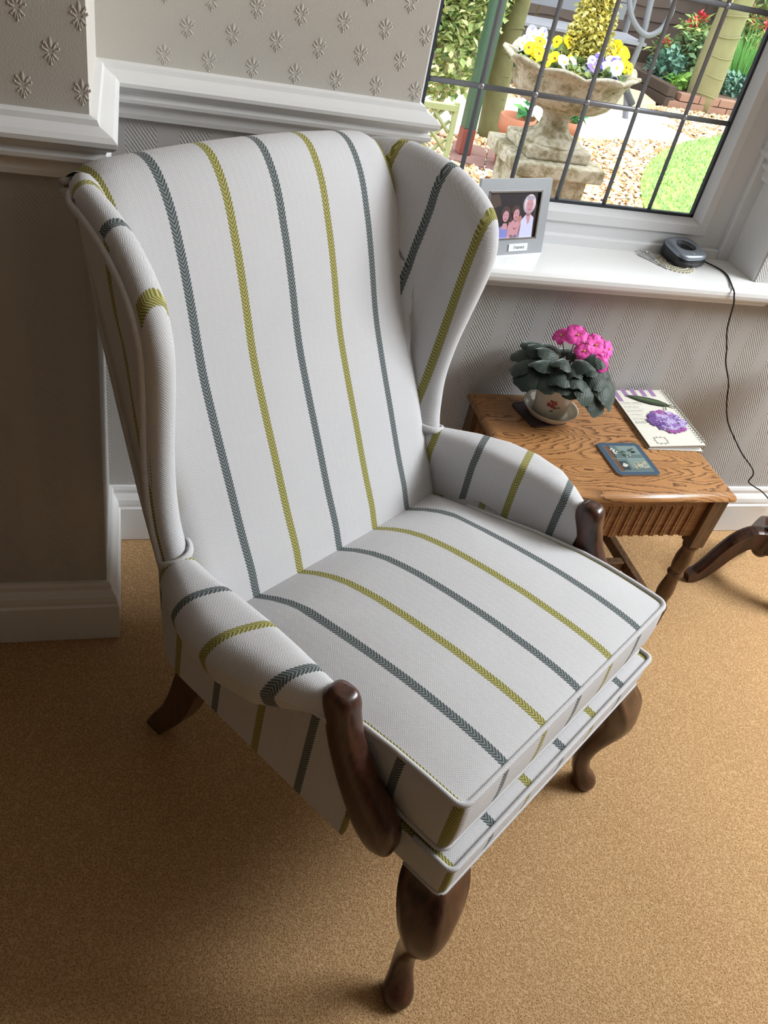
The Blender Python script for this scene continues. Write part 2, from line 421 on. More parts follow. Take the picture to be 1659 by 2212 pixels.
# ------------------------------------------------------------------ the leaded window
win = empty('window_1', (0, 0, 0)); structure(win, 'leaded white window looking out on the garden', 'window')
GX0, GX1, GZ0, GZ1 = .547, 1.255, .838, 2.09
FY0, FY1 = YG-.028, YG+.04
boxes('window_frame', [(XL, XR-.036, FY0-.012, FY1, ZS-.01, ZS+.022), (XL, GX1+.040, FY0, FY1-.001, ZS+.015, GZ0-.026), (GX1+.030, XR-.030, FY0+.0005, FY1-.002, ZS-.011, ZH-.01), (XR-.036, XR+.02, FY0-.014, FY1+.001, ZS-.012, ZH), (XL, GX0-.034, FY0, FY1, ZS, ZH), (XL, XR, FY0, FY1, GZ1+.03, ZH)], UPVC, win, .003)
# glazing beads (mitred, bevelled towards the glass)
def bead(x0, x1, z0, z1, w, parent):
    yb, yf = YG-.004, FY0-.006; vs = []; fs = []
    for (ins, y) in ((-w, YG), (-w, yf+.004), (-w+.004, yf), (-.010, yf), (0, yb), (0, YG)):
        a0, a1, b0, b1 = x0+ins, x1-ins, z0+ins, z1-ins
        vs += [(a0, y, b0), (a1, y, b0), (a1, y, b1), (a0, y, b1)]
    for i in range(5):
        for k in range(4): fs.append((i*4+k, i*4+(k+1) % 4, (i+1)*4+(k+1) % 4, (i+1)*4+k))
    return from_py('glazing_bead', vs, fs, UPVC, parent, False)
bead(GX0, GX1, GZ0, GZ1, .034, win)
boxes('window_gasket', [(GX0, GX1, YG-.006, YG+.004, GZ0-.001, GZ0+.006), (GX1-.006, GX1+.001, YG-.006, YG+.004, GZ0, GZ1), (GX0-.001, GX0+.006, YG-.006, YG+.004, GZ0, GZ1)], GASKET, win, 0)
gp = box('pane', GX0-.004, GX1+.004, YG, YG+.004, GZ0-.004, GZ1+.004, GLASS, win, 0)
DX = .1182; DZ = .2105
def lead_bar(name, p0, p1):
    vs, fs, uv = tube_geo([p0, p1], [(.0052, .0022)]*2, 8, up0=(0, -1, 0)); return from_py(name, vs, fs, LEAD, win)
for i in range(1, 6): lead_bar('lead_strip', (GX1-i*DX, YG-.0015, GZ0), (GX1-i*DX, YG-.0015, GZ1))
for j in range(1, 6): lead_bar('lead_strip', (GX0, YG-.002, GZ0+j*DZ-.004), (GX1, YG-.002, GZ0+j*DZ-.004))
jm = None
for i in range(1, 6):
    for j in (1, 2):
        p = (GX1-i*DX, YG-.0035, GZ0+j*DZ-.004)
        if jm is None: jo = lathe('solder_joint', [(.0062, 0), (.0055, .0012), (.003, .0020), (.0001, .0022)], SOLDER, win, 12); jm = jo; jo.rotation_euler = (PI/2, 0, 0); jo.location = p
        else: dup(jm, win, p)
# sill board with a rounded nose and an under-moulding
nose = [(YG, ZS-.025), (1.497, ZS-.025), (1.4945, ZS-.021), (1.493, ZS-.013), (1.4945, ZS-.005), (1.498, ZS-.001), (1.503, ZS), (YG, ZS)]
vs = [(x, y, z) for x in (XL-.03, 1.72) for y, z in nose]
n = len(nose); fs = [tuple(range(n)), tuple(n+k for k in range(n-1, -1, -1))]+[(k, (k+1) % n, n+(k+1) % n, n+k) for k in range(n)]
sill = from_py('window_sill', vs, fs, WHITE, win, False); sill['label'] = 'white painted window sill board'
um = [(YW, ZS-.052), (YW-.012, ZS-.052), (YW-.016, ZS-.046), (YW-.026, ZS-.038), (YW-.034, ZS-.030), (YW-.036, ZS-.026), (YW, ZS-.026)]
vs = [(x, y, z) for x in (XL-.02, 1.425) for y, z in um]; n = len(um)
from_py('sill_moulding', vs, [tuple(range(n)), tuple(n+k for k in range(n-1, -1, -1))]+[(k, (k+1) % n, n+(k+1) % n, n+k) for k in range(n)], WHITE, win, False)

# ------------------------------------------------------------------ the wing armchair
chair = empty('wing_armchair', (0.6329, 0.6082, 0), 0.6036)
tag(chair, 'tall pale wing armchair with grey and olive stripes and dark wooden legs', 'armchair')
def lerp(a, b, t): return a+(b-a)*t
def pl(x, tab):
    if x <= tab[0][0]: return tab[0][1]
    for (a, u), (b, w) in zip(tab, tab[1:]):
        if x <= b: return lerp(u, w, (x-a)/(b-a))
    return tab[-1][1]
def grid(name, fn, nu, nv, mat, parent):
    vs = []; us = []
    for i in range(nu+1):
        for j in range(nv+1):
            p, u = fn(i/nu, j/nv); vs.append(p); us.append(u)
    fs = [(i*(nv+1)+j, (i+1)*(nv+1)+j, (i+1)*(nv+1)+j+1, i*(nv+1)+j+1) for i in range(nu) for j in range(nv)]
    return from_py(name, vs, fs, mat, parent, True, [tuple(us[k] for k in f) for f in fs])

# inside back: a padded panel rolling over the top
BP = crom([(0, .50, .37), (0, .505, .415), (0, .517, .445), (0, .530, .475), (0, .560, .53), (0, .600, .61), (0, .638, .685), (0, .673, .76), (0, .703, .845), (0, .728, .91), (0, .752, .958), (0, .779, .990), (0, .806, 1.006), (0, .833, 1.005), (0, .852, .990), (0, .858, .965)], 4)
BL = [0]
for a, b in zip(BP, BP[1:]): BL.append(BL[-1]+(b-a).length)
def back_fn(s, t):
    f = t*(len(BP)-1); i = min(int(f), len(BP)-2); p = BP[i].lerp(BP[i+1], f-i); L = lerp(BL[i], BL[i+1], f-i)
    w = pl(p.z, [(.40, .292), (.55, .290), (.9, .296), (.98, .284), (1.0, .278)]) if p.y < .80 else .274
    x = (s*2-1)*w; e = abs(s*2-1)
    top = max(0, min(1, (p.z-.93)/.07))
    y = p.y + .010*e**2 + .020*max(0, (e-.90)/.10)**2*(1-top)
    z = p.z + top*(.016*(1-e**2)-.010*max(0, (e-.86)/.14)**2) - .004
    ex = max(0, abs(x)-.22)*lerp(-.45, .32, max(0, min(1, (p.z-.85)/.12)))
    return (x, y, z), (x+(ex if x > 0 else -ex), L)
grid('backrest', back_fn, 40, 60, FAB, chair)
# outside back panel
OB = [(.858, .966), (.838, .92), (.800, .80), (.752, .68), (.702, .56), (.655, .44), (.600, .31)]
def ob_fn(s, t):
    f = t*(len(OB)-1); i = min(int(f), len(OB)-2); y = lerp(OB[i][0], OB[i+1][0], f-i); z = lerp(OB[i][1], OB[i+1][1], f-i)
    w = pl(z, [(.30, .270), (.55, .277), (.80, .274), (.92, .272), (.966, .290)]); x = (s*2-1)*w
    return (x, y, z), (x*.86, z)
ob = grid('outside_back', ob_fn, 10, 24, FAB, chair)
tube('piping', [(-.284+.568*k/16, .861, .972+.016*(1-(2*k/16-1)**2)) for k in range(17)], .0048, FABP, chair, 8)
sm = ob.modifiers.new('t', 'SOLIDIFY'); sm.thickness = .012; sm.offset = 0

# padded side slab: outline in (y, z), outer face at xo, cushioned inner face at xi
def slab(name, side, outline, xo, xi, mat, nfront, roll=1.0):
    """roll: depth of the padded edge"""
    n = len(outline); A = sum(outline[i][0]*outline[(i+1) % n][1]-outline[(i+1) % n][0]*outline[i][1] for i in range(n))
    sg = 1 if A > 0 else -1; nr = []
    for i in range(n):
        a, b, c = Vector(outline[i-1]), Vector(outline[i]), Vector(outline[(i+1) % n])
        d = ((b-a).normalized()+(c-b).normalized()).normalized(); nr.append(Vector((-d.y, d.x))*sg)
    T = xo-xi
    rings = [(.0, .017*roll), (.03, .008*roll), (.10, .001), (.22, -.004*roll), (.38, -.0055*roll), (.55, -.003*roll), (.72, .006*roll), (.86, .019*roll), (.95, .036*roll), (1.0, .062*roll)]
    vs = []; fs = []; uvs = []
    def uvf(p): return (p[1]+.05*(p[2]-.75)-.60+PITCH, p[2]+1.1*(.35-abs(p[0])))
    for (t, ins) in rings:
        for i in range(n):
            q = Vector(outline[i])+nr[i]*ins*(1 if i < nfront else .15); vs.append((side*(side_x(outline[i][0], outline[i][1], xo)-T*t), q.x, q.y))
    for r in range(len(rings)-1):
        for i in range(n): j = (i+1) % n; fs.append((r*n+i, r*n+j, (r+1)*n+j, (r+1)*n+i))
    R0 = len(rings)-1; last = [Vector((v[1], v[2])) for v in vs[R0*n:(R0+1)*n]]; first = [Vector((v[1], v[2])) for v in vs[:n]]; cen = Vector((.672, .80))
    nr_ = len(rings)
    for base_, pts_, T_, o0 in ((R0*n, last, T, R0*n), (0, first, 0, 0)):
        prev = o0
        for k in range(1, 6):
            s_ = k/5; o1 = len(vs)
            if k < 5:
                for i in range(n):
                    q = pts_[i].lerp(cen, s_); xr = abs(vs[o0+i][0]); xt = side_x(q.x, q.y, xo)-T_; vs.append((side*lerp(xr, xt, min(1, s_*1.6)), q.x, q.y))
                for i in range(n): j = (i+1) % n; fs.append((prev+i, prev+j, o1+j, o1+i))
                prev = o1
            else:
                vs.append((side*(side_x(cen.x, cen.y, xo)-T_), cen.x, cen.y))
                for i in range(n): fs.append((prev+i, prev+(i+1) % n, o1))
        if o0: NI = len(fs)
    uvo = lambda p: (p[1]-.19*(p[2]-.75)-.625+PITCH, p[2])
    uvs = [tuple((uvo if (fi < n or fi >= NI) else uvf)(vs[k]) for k in f) for fi, f in enumerate(fs)]
    o = from_py(name, vs, fs, mat, chair, True, uvs)
    return o, [Vector(v) for v in vs[:n]]
def side_x(y, z, xo, lim=.272):
    d = .56+.44*(z-.53)-y
    return max(lim, xo+(.2*d if d > 0 else .5*d))
def dense(pts, k=5):
    return [(p.y, p.z) for p in crom([(0, a, b) for a, b in pts], k)]
WF = dense([(.834, .988), (.80, .998), (.765, 1.001), (.715, .997), (.660, .984), (.618, .963), (.590, .938), (.576, .908), (.570, .875), (.572, .830), (.580, .770), (.588, .705), (.590, .640), (.583, .585), (.573, .545), (.562, .515)])
WB = [(.600, .512), (.668, .500), (.700, .56), (.750, .68), (.798, .80), (.835, .92), (.846, .965)]
for sd in (1, -1):
    w, seam = slab('wing', sd, WF+WB, .326, .270, FAB, len(WF))
    pth = [v+Vector((sd*.001, 0, 0)) for v in seam[:len(WF)]]
    tube('piping', [(sd*.272, .850, .974)]+pth, .0052, FABP, w, 8)
    # folded collar where the wing meets the arm
    cp = [(sd*.327, .577, .524), (sd*.318, .564, .532), (sd*.305, .558, .537), (sd*.289, .561, .540), (sd*.277, .575, .541), (sd*.271, .60, .541)]
    tube('wing_collar', cp, [(.0035, .0065)]*len(cp), FABP, w, 10, smoothn=4)
    # arm pad
    AT = [  # y, x_out, z_top, z_under, x_in
        (.650, .268, .515, .440, .250), (.615, .305, .524, .445, .264), (.570, .334, .537, .455, .272), (.500, .368, .552, .476, .283), (.440, .388, .562, .486, .285), (.380, .392, .569, .490, .287),
        (.320, .380, .573, .496, .290), (.280, .359, .570, .507, .290), (.250, .343, .563, .516, .290), (.232, .334, .554, .520, .291), (.224, .331, .546, .522, .292)]
    def arm_fn(s, t, sd=sd):
        f = s*(len(AT)-1); i = min(int(f), len(AT)-2); q = [lerp(a, b, f-i) for a, b in zip(AT[i], AT[i+1])]
        y, xo, zt, zu, xi = q; xc = (xo+xi)/2; wd = xo-xi
        # section from low inside, up, over the top, round outside, back under
        sec = [(xi+.002, .385), (xi+.001, .43), (xi, .49), (xi+.001, zt-.034), (xi+min(.008, .12*wd), zt-.013), (xi+min(.022, .28*wd), zt-.002), (xc, zt), (xo-min(.030, .28*wd), zt-.003), (xo-min(.012, .12*wd), zt-.013), (xo-.001, zt-.030), (xo-.001, (zt+zu)/2-.006), (xo-min(.009, .15*wd), zu+.006), (xo-min(.022, .35*wd), zu), (xi+min(.03, .4*wd), zu+.002)]
        g = t*(len(sec)-1); k = min(int(g), len(sec)-2)
        P = [sec[max(k-1, 0)], sec[k], sec[k+1], sec[min(k+2, len(sec)-1)]]; r = g-k
        def cr(a, b, c, d): return .5*((2*b)+(c-a)*r+(2*a-5*b+4*c-d)*r*r+(3*b-a-3*c+d)*r**3)
        x = cr(*[p[0] for p in P]); z = cr(*[p[1] for p in P])
        sk = .45*max(0, x-xi-.005)
        v = -z if t < .4 else (x-.8)
        arc = [0]
        for a, b in zip(sec, sec[1:]): arc.append(arc[-1]+math.hypot(b[0]-a[0], b[1]-a[1]))
        v = lerp(arc[k], arc[k+1], r)
        return (sd*x, y, z), ((y-sk*.8)-.366+PITCH, v)
    a_ = grid('arm_pad', arm_fn, 40, 52, FAB, chair)
    bm = bmesh.new(); bm.from_mesh(a_.data); be = [e for e in bm.edges if e.is_boundary]; bmesh.ops.holes_fill(bm, edges=be, sides=0); bm.to_mesh(a_.data); bm.free()
    # side panel below the arm
    ys_ = [.165, .18, .20, .225, .26, .31, .36, .42, .48, .54, .58, .62, .655]
    def px_(y): return max(.270, .322-.5*max(0, y-.56))
    vs = []; fs = []
    for y in ys_:
        zb = pl(y, [(.16, .318), (.36, .314), (.60, .311), (.655, .435)]); zt = pl(y, [(.165, .36), (.18, .43), (.20, .475), (.225, .515), (.26, .528), (.36, .515), (.54, .505), (.60, .50), (.655, .475)])
        for x_, z_ in ((px_(y), zb), (px_(y), zt), (px_(y)-.010, zt), (px_(y)-.010, zb)): vs.append((sd*x_, y, z_))
    for i in range(len(ys_)-1): fs += [(i*4+k, i*4+(k+1) % 4, (i+1)*4+(k+1) % 4, (i+1)*4+k) for k in range(4)]
    fs += [(0, 1, 2, 3), tuple((len(ys_)-1)*4+k for k in range(4))]
    from_py('side_panel', vs, fs, FAB, chair, False, [tuple((vs[k][1]-.348+PITCH+.03*(vs[k][2]-.4), vs[k][2]) for k in f) for f in fs])
    # shaped wooden arm front
    ap = [(sd*.312, .228, .577), (sd*.312, .228, .575), (sd*.312, .227, .568), (sd*.312, .224, .553), (sd*.312, .217, .530), (sd*.312, .202, .492), (sd*.311, .176, .450), (sd*.310, .147, .413), (sd*.309, .125, .385), (sd*.308, .111, .360), (sd*.307, .105, .349), (sd*.307, .104, .345)]
    ar = [(.006, .007), (.013, .014), (.0185, .021), (.0210, .0245), (.0205, .0230), (.0205, .024), (.022, .029), (.023, .034), (.023, .035), (.020, .026), (.014, .016), (.005, .006)]
    tube('arm_front', ap, ar, MAHOG, chair, 24, smoothn=3, up0=(0, -1, 0), e=3.0)

# upholstered seat rail
def rrect(x, y0, y1, r, n=6):
    """plan outline, starting at the back left, running forward along the left side, front, right side"""
    P = [(-x, y1)]; m = 10
    P += [(-x, lerp(y1, y0+r, k/m)) for k in range(1, m)]
    P += [(-x+r-r*math.cos(a), y0+r-r*math.sin(a)) for a in [PI/2*k/n for k in range(n+1)]]
    P += [(lerp(-x+r, x-r, k/16), y0) for k in range(1, 16)]
    P += [(x-r+r*math.sin(a), y0+r-r*math.cos(a)) for a in [PI/2*k/n for k in range(n+1)]]
    P += [(x, lerp(y0+r, y1, k/m)) for k in range(1, m)]+[(x, y1)]
    return P
def perim(P):
    L = [0]
    for a, b in zip(P, P[1:]): L.append(L[-1]+math.hypot(b[0]-a[0], b[1]-a[1]))
    mid = L[-1]/2; return [l-mid for l in L]
def skirted(name, P, walls, topz, mat, botz=None, top_in=.0, uvtop=None):
    """walls: list (inset, z) from the bottom up; topz(x, y): the top surface; botz: flat underside"""
    n = len(P); cx, cy = 0, sum(p[1] for p in P)/n; U = perim(P); vs = []; fs = []; uv = []
    nr = []
    for i in range(n):
        a, c = P[max(i-1, 0)], P[min(i+1, n-1)]; d = Vector((c[0]-a[0], c[1]-a[1])).normalized(); nr.append(Vector((-d.y, d.x)))
    for ins, z in walls:
        for i, p in enumerate(P):
            q = Vector(p)+nr[i]*ins; vs.append((q.x, q.y, z(q.x, q.y) if callable(z) else z))
    for r in range(len(walls)-1):
        for i in range(n-1):
            f = (r*n+i, r*n+i+1, (r+1)*n+i+1, (r+1)*n+i); fs.append(f)
            uv.append(tuple((U[i if k in (0, 3) else i+1], vs[f[k]][2]) for k in range(4)))
    # top as concentric rings
    K = 12; o = len(vs); W = len(walls)-1; edge = [vs[W*n+i] for i in range(n)]
    for k in range(0, K+1):
        s = 1-k/K
        s = s if k else 1
        for i in range(n):
            x = edge[i][0]*s; y = cy+(edge[i][1]-cy)*s; vs.append((x, y, topz(x, y)))
    for k in range(K):
        for i in range(n-1):
            f = (o+k*n+i, o+k*n+i+1, o+(k+1)*n+i+1, o+(k+1)*n+i); fs.append(f); uv.append(tuple((vs[q][0], vs[q][1]) for q in f))
        f = (o+k*n+n-1, o+k*n, o+(k+1)*n, o+(k+1)*n+n-1); fs.append(f); uv.append(tuple((vs[q][0], vs[q][1]) for q in f))
    # underside and rear
    f = tuple(range(n)); fs.append(f); uv.append(tuple((vs[q][0], vs[q][1]) for q in f))
    rear = tuple(r*n for r in range(len(walls)))+tuple(r*n+n-1 for r in range(len(walls)-1, -1, -1)); fs.append(rear); uv.append(tuple((vs[q][0], vs[q][2]) for q in rear))
    ob = from_py(name, vs, fs, mat, chair, True, uv)
    return ob
BR = rrect(.286, .012, .575, .012)
base = skirted('seat_rail', BR, [(.002, .318), (0, .322), (-.0015, .35), (0, .383)], lambda x, y: .384+.005*min(1, max(0, (.286-abs(x))/.04))*min(1, max(0, (y-.012)/.04)), FAB)
EP = lambda P, y: [p for p in P if p[1] < y]
tube('piping', [(x, y, .3865) for x, y in EP(BR, .12)], .0042, FABP, base, 8)
tube('piping', [(x, y, .3200) for x, y in EP(BR, .12)], .0028, FABP, base, 8)

# seat cushion
def z_edge(y): return pl(y, [(.03, .506), (.07, .506), (.13, .505), (.20, .497), (.30, .476), (.37, .455), (.45, .435), (.53, .412), (.57, .40)])
def z_mid(y): return pl(y, [(.03, .506), (.05, .511), (.08, .514), (.12, .5155), (.20, .5140), (.27, .508), (.35, .4985), (.41, .489), (.45, .479), (.49, .464), (.52, .444), (.54, .425)])
def cush_top(x, y):
    e = min(1, abs(x)/.281); k = 1-e**4.5; return lerp(z_edge(y), z_mid(y), k)
CP = rrect(.281, .034, .540, .016)
cush = skirted('seat_cushion', CP, [(.014, .391), (.004, .395), (0, .405), (-.004, .43), (-.005, .46), (-.003, lambda x, y: z_edge(y)-.012), (0, z_edge and (lambda x, y: z_edge(y)-.001))], cush_top, FAB)
tube('piping', [(x, y, z_edge(y)+.001) for x, y in CP[2:-2]], .0043, FABP, cush, 8)
tube('piping', [(x*.995, y+.002, .397) for x, y in CP[2:-2]], .0040, FABP, cush, 8)

# legs
def front_leg(sd):
    # (offset along the outward diagonal, z, radius, squareness)
    prof = [(.004, .322, .040, 1), (.008, .308, .0425, 1), (.022, .286, .0445, .9), (.037, .256, .0440, .6), (.048, .226, .039, .4), (.052, .200, .032, .2), (.049, .178, .0265, 0), (.042, .155, .0225, 0), (.034, .130, .0195, 0), (.029, .105, .018, 0), (.030, .080, .0175, 0), (.036, .058, .0185, 0), (.045, .040, .021, 0), (.053, .026, .0245, 0), (.057, .014, .026, 0), (.057, .005, .0245, 0), (.056, 0, .020, 0)]
    P = crom([(a, b, c) for a, b, c, d in prof], 3); Q = crom([(d, 0, 0) for a, b, c, d in prof], 3)
    n = 24; vs = []; fs = []; dx, dy = sd*.7071, -.7071; ex, ey = .7071, sd*.7071
    for p, q in zip(P, Q):
        off, z, r = p
        sq = max(0, min(1, q.x))
        for k in range(n):
            a = 2*PI*k/n; c, s = math.cos(a), math.sin(a)
            m = (abs(c)+abs(s)); rr = r*lerp(1, 1.18/m, sq)      # square turned so that a corner faces outward
            u = off+rr*c; v = rr*s
            if sq > .3: u = min(u, off+r*1.15)
            vs.append((sd*.248+dx*u+ex*v, .048+dy*u+ey*v, z))
    for i in range(len(P)-1):
        for k in range(n): k2 = (k+1) % n; fs.append((i*n+k, i*n+k2, (i+1)*n+k2, (i+1)*n+k))
    fs.append(tuple(range(n))); fs.append(tuple((len(P)-1)*n+k for k in range(n)))
    return from_py('leg', vs, fs, MAHOG, chair)
def rear_leg(sd):
    P = crom([(sd*.262, .548, .325), (sd*.262, .556, .26), (sd*.263, .572, .19), (sd*.264, .598, .11), (sd*.265, .632, .045), (sd*.265, .655, 0)], 4)
    vs = []; fs = []; n = 8
    for i, p in enumerate(P):
        h = lerp(.029, .019, i/(len(P)-1)); c = .003
        for x, y in ((-h, -h+c), (-h+c, -h), (h-c, -h), (h, -h+c), (h, h-c), (h-c, h), (-h+c, h), (-h, h-c)): vs.append((p.x+x*.85, p.y+y*1.15, p.z))
    for i in range(len(P)-1):
        for k in range(n): k2 = (k+1) % n; fs.append((i*n+k, i*n+k2, (i+1)*n+k2, (i+1)*n+k))
    fs.append(tuple(range(n))); fs.append(tuple((len(P)-1)*n+k for k in range(n)))
    return from_py('leg', vs, fs, MAHOG, chair, False)
for sd in (-1, 1): front_leg(sd); rear_leg(sd)

# ------------------------------------------------------------------ side table and what stands on it
ZT = .45
tb = empty('oak_side_table', (.99, 1.335, 0)); tag(tb, 'small rectangular oak side table with turned legs and a fluted carved apron', 'table')
bm = bmesh.new(); box_bm(bm, -.252, .252, -.190, .190, ZT-.020, ZT)
te = [e for e in bm.edges if all(v.co.z > ZT-.001 for v in e.verts)]
bmesh.ops.bevel(bm, geom=te, offset=.013, segments=5, profile=.5, affect='EDGES')
te = [e for e in bm.edges if all(v.co.z < ZT-.019 for v in e.verts)]
bmesh.ops.bevel(bm, geom=te, offset=.004, segments=2, profile=.5, affect='EDGES')
me = bpy.data.meshes.new('tabletop'); bm.to_mesh(me); bm.free(); mesh_obj('tabletop', me, OAKTOP, tb, True)
me.polygons.foreach_set('use_smooth', [p.area < .004 for p in me.polygons])
AZ0, AZ1 = .318, ZT-.020
def apron(name, L, M):
    """board in local x-z, front at y=0, with a row of arched flutes cut in and grooves round them"""
    sp = .0257; nfl = int((L-.03)/sp); x0 = -nfl*sp/2
    vs = []; fs = []
    bm = bmesh.new(); box_bm(bm, -L/2, L/2, .0045, .016, AZ0, AZ1)
    # raised arch bands and lands standing in front of the sunk ground
    def band(pts_o, pts_i, yf, yb):
        n = len(pts_o); vo = [bm.verts.new((p[0], yf, p[1])) for p in pts_o]; vi = [bm.verts.new((p[0], yf, p[1])) for p in pts_i]
        wo = [bm.verts.new((p[0], yb, p[1])) for p in pts_o]; wi = [bm.verts.new((p[0], yb, p[1])) for p in pts_i]
        for i in range(n-1):
            bm.faces.new((vo[i], vo[i+1], vi[i+1], vi[i])); bm.faces.new((vo[i], wo[i], wo[i+1], vo[i+1])); bm.faces.new((vi[i], vi[i+1], wi[i+1], wi[i]))
        for k in (0, n-1): bm.faces.new((vo[k], vi[k], wi[k], wo[k]))
    zt = AZ1-.018
    for i in range(nfl):
        cx = x0+sp*(i+.5)
        def arch(r, zb): return [(cx-r, zb)]+[(cx-r*math.cos(a), zt-.0135+r*math.sin(a)) for a in [PI*k/10 for k in range(11)]]+[(cx+r, zb)]
        band(arch(.0118, AZ0), arch(.0075, AZ0), .0005, .006)
    # top land following the arches, as a strip with spandrels
    for i in range(nfl):
        cx = x0+sp*(i+.5); top = [(cx-sp/2, AZ1)]; 
        arc = [(cx-.0128*math.cos(a), zt-.0135+.0128*math.sin(a)) for a in [PI*k/10 for k in range(11)]]
        up = [(p[0], AZ1) for p in arc]; up[0] = (cx-sp/2, AZ1); up[-1] = (cx+sp/2, AZ1); arc[0] = (cx-sp/2, arc[0][1]); arc[-1] = (cx+sp/2, arc[-1][1])
        band(up, arc, 0, .006)
    box_bm(bm, -L/2, x0-.0002, 0, .016, AZ0, AZ1); box_bm(bm, -x0+.0002, L/2, 0, .016, AZ0, AZ1)
    bmesh.ops.recalc_face_normals(bm, faces=bm.faces)
    for v in bm.verts: v.co = M @ v.co
    me = bpy.data.meshes.new(name); bm.to_mesh(me); bm.free(); return mesh_obj(name, me, APRONOAK, tb, False)
LX, LY = .226, .164
apron('apron', 2*LX-.04, Matrix.Translation((0, -LY-.006, 0)))
apron('apron', 2*LX-.04, Matrix.Translation((0, LY+.006, 0)) @ Matrix.Rotation(PI, 4, 'Z'))
apron('apron', 2*LY-.04, Matrix.Translation((LX+.006, 0, 0)) @ Matrix.Rotation(PI/2, 4, 'Z'))
apron('apron', 2*LY-.04, Matrix.Translation((-LX-.006, 0, 0)) @ Matrix.Rotation(-PI/2, 4, 'Z'))
lp = [(.015, .292), (.017, .288), (.0195, .284), (.0175, .279), (.0155, .276), (.0165, .265), (.0195, .245), (.0190, .225), (.0165, .209), (.0140, .203), (.0185, .200), (.0200, .196), (.0185, .192), (.0140, .189), (.0155, .175), (.0185, .150), (.0195, .135), (.0180, .120), (.0150, .108), (.0180, .104), (.0190, .100), (.0170, .096), (.0150, .092)]
for sx in (-1, 1):
    for sy in (-1, 1):
        bm = bmesh.new(); cx, cy = sx*LX, sy*LY
        box_bm(bm, cx-.0185, cx+.0185, cy-.0185, cy+.0185, .290, AZ1, .0015); box_bm(bm, cx-.0175, cx+.0175, cy-.0175, cy+.0175, .028, .094, .0015)
        vs, fs = lathe_geo(lp[::-1], 20, None, (cx, cy, 0)); bv = [bm.verts.new(v) for v in vs]
        for f in fs: bm.faces.new([bv[i] for i in f]).smooth = True
        vs, fs = lathe_geo([(.010, .0), (.0165, .003), (.0195, .012), (.0165, .022), (.013, .030)], 16, None, (cx, cy, 0)); bv = [bm.verts.new(v) for v in vs]
        for f in fs: bm.faces.new([bv[i] for i in f]).smooth = True
        bmesh.ops.recalc_face_normals(bm, faces=bm.faces)
        me = bpy.data.meshes.new('leg'); bm.to_mesh(me); bm.free(); mesh_obj('leg', me, DARKOAK, tb, False)
for sx in (-1, 1): box('stretcher', sx*LX-.010, sx*LX+.010, -LY+.01, LY-.01, .050, .080, DARKOAK, tb, .002)
box('stretcher', -LX+.01, LX-.01, -.011, .011, .048, .078, DARKOAK, tb, .002)

# blue coaster with a two-picture print
def flat_faces(name, L, parent, z, mats, M=None):
    """L: [(material index, [(x, y)...], level)]; thin printed layers 0.12 mm apart"""
    vs = []; fs = []; mi = []
    for m, pts, lv in L:
        o = len(vs); vs += [(p[0], p[1], z+.00012*lv) for p in pts]; fs.append(tuple(range(o, o+len(pts)))); mi.append(m)
    if M is not None: vs = [tuple(M @ Vector(v)) for v in vs]
    return from_py(name, vs, fs, mats, parent, False, None, mi, False)
def disc(cx, cy, a, b=None, ang=0, n=14, a0=0):
    b = b or a; return [(cx+a*math.cos(t)*math.cos(ang)-b*math.sin(t)*math.sin(ang), cy+a*math.cos(t)*math.sin(ang)+b*math.sin(t)*math.cos(ang)) for t in [a0+2*PI*k/n for k in range(n)]]
def rect(x0, x1, y0, y1): return [(x0, y0), (x1, y0), (x1, y1), (x0, y1)]
def rrpts(w, h, r, n=5):
    P = []
    for cx, cy, a0 in ((w/2-r, h/2-r, 0), (-w/2+r, h/2-r, PI/2), (-w/2+r, -h/2+r, PI), (w/2-r, -h/2+r, 1.5*PI)):
        P += [(cx+r*math.cos(a0+PI/2*k/n), cy+r*math.sin(a0+PI/2*k/n)) for k in range(n+1)]
    return P
def ink(name, c, rough=.35): return plain(name, c, rough, .4, var=.05, sc=120)
COAST_EDGE = plain('cork_board_edge', srgb(150, 120, 95), .8, .2)
cst = empty('coaster', (1.029, 1.268, ZT), .02); tag(cst, 'slate blue square coaster with two small flower pictures, on the front of the oak table', 'coaster')
poly_prism('coaster_board', rrpts(.108, .116, .012), .0, .0042, COAST_EDGE, cst)
CM = [ink('coaster_blue', srgb(62, 84, 102)), ink('coaster_line', srgb(150, 160, 160)), ink('coaster_teal', srgb(92, 112, 112)), ink('coaster_brown', srgb(105, 78, 60)), ink('coaster_cream', srgb(205, 205, 195)), ink('coaster_dark', srgb(52, 62, 66)), ink('coaster_leaf', srgb(70, 92, 78)), ink('coaster_pale', srgb(190, 184, 160)), ink('coaster_teal_light', srgb(122, 140, 136))]
L = [(0, rrpts(.1075, .1155, .012), 0), (1, rect(-.041, .041, -.046, .046), 1), (2, rect(-.0402, .0402, .0008, .0452), 2), (2, rect(-.0402, .0402, -.0452, -.0008), 2),
     (8, rect(-.01, .0402, .014, .0452), 3), (8, rect(-.005, .0402, -.034, -.0008), 3),
     (3, rect(-.0402, -.028, .0008, .0452), 3), (5, rect(-.030, -.027, .0008, .0452), 4), (3, rect(-.0402, -.030, -.0452, -.0008), 3), (5, rect(-.030, -.012, -.040, -.010), 4)]
rr = random.Random(3)
for k in range(9): L.append((4, disc(-.021+rr.uniform(-.006, .006), .026+rr.uniform(-.008, .008), .0045, .003, rr.uniform(0, 3), 8), 5+k % 3))
for k in range(12): L.append((6, disc(-.008+rr.uniform(-.009, .010), .016+rr.uniform(-.010, .010), .0052, .0016, rr.uniform(0, 3), 8), 4+k % 3))
for k in range(3): L.append((4, disc(.002+k*.003, .007+k*.001, .004, .002, .4, 8), 8))
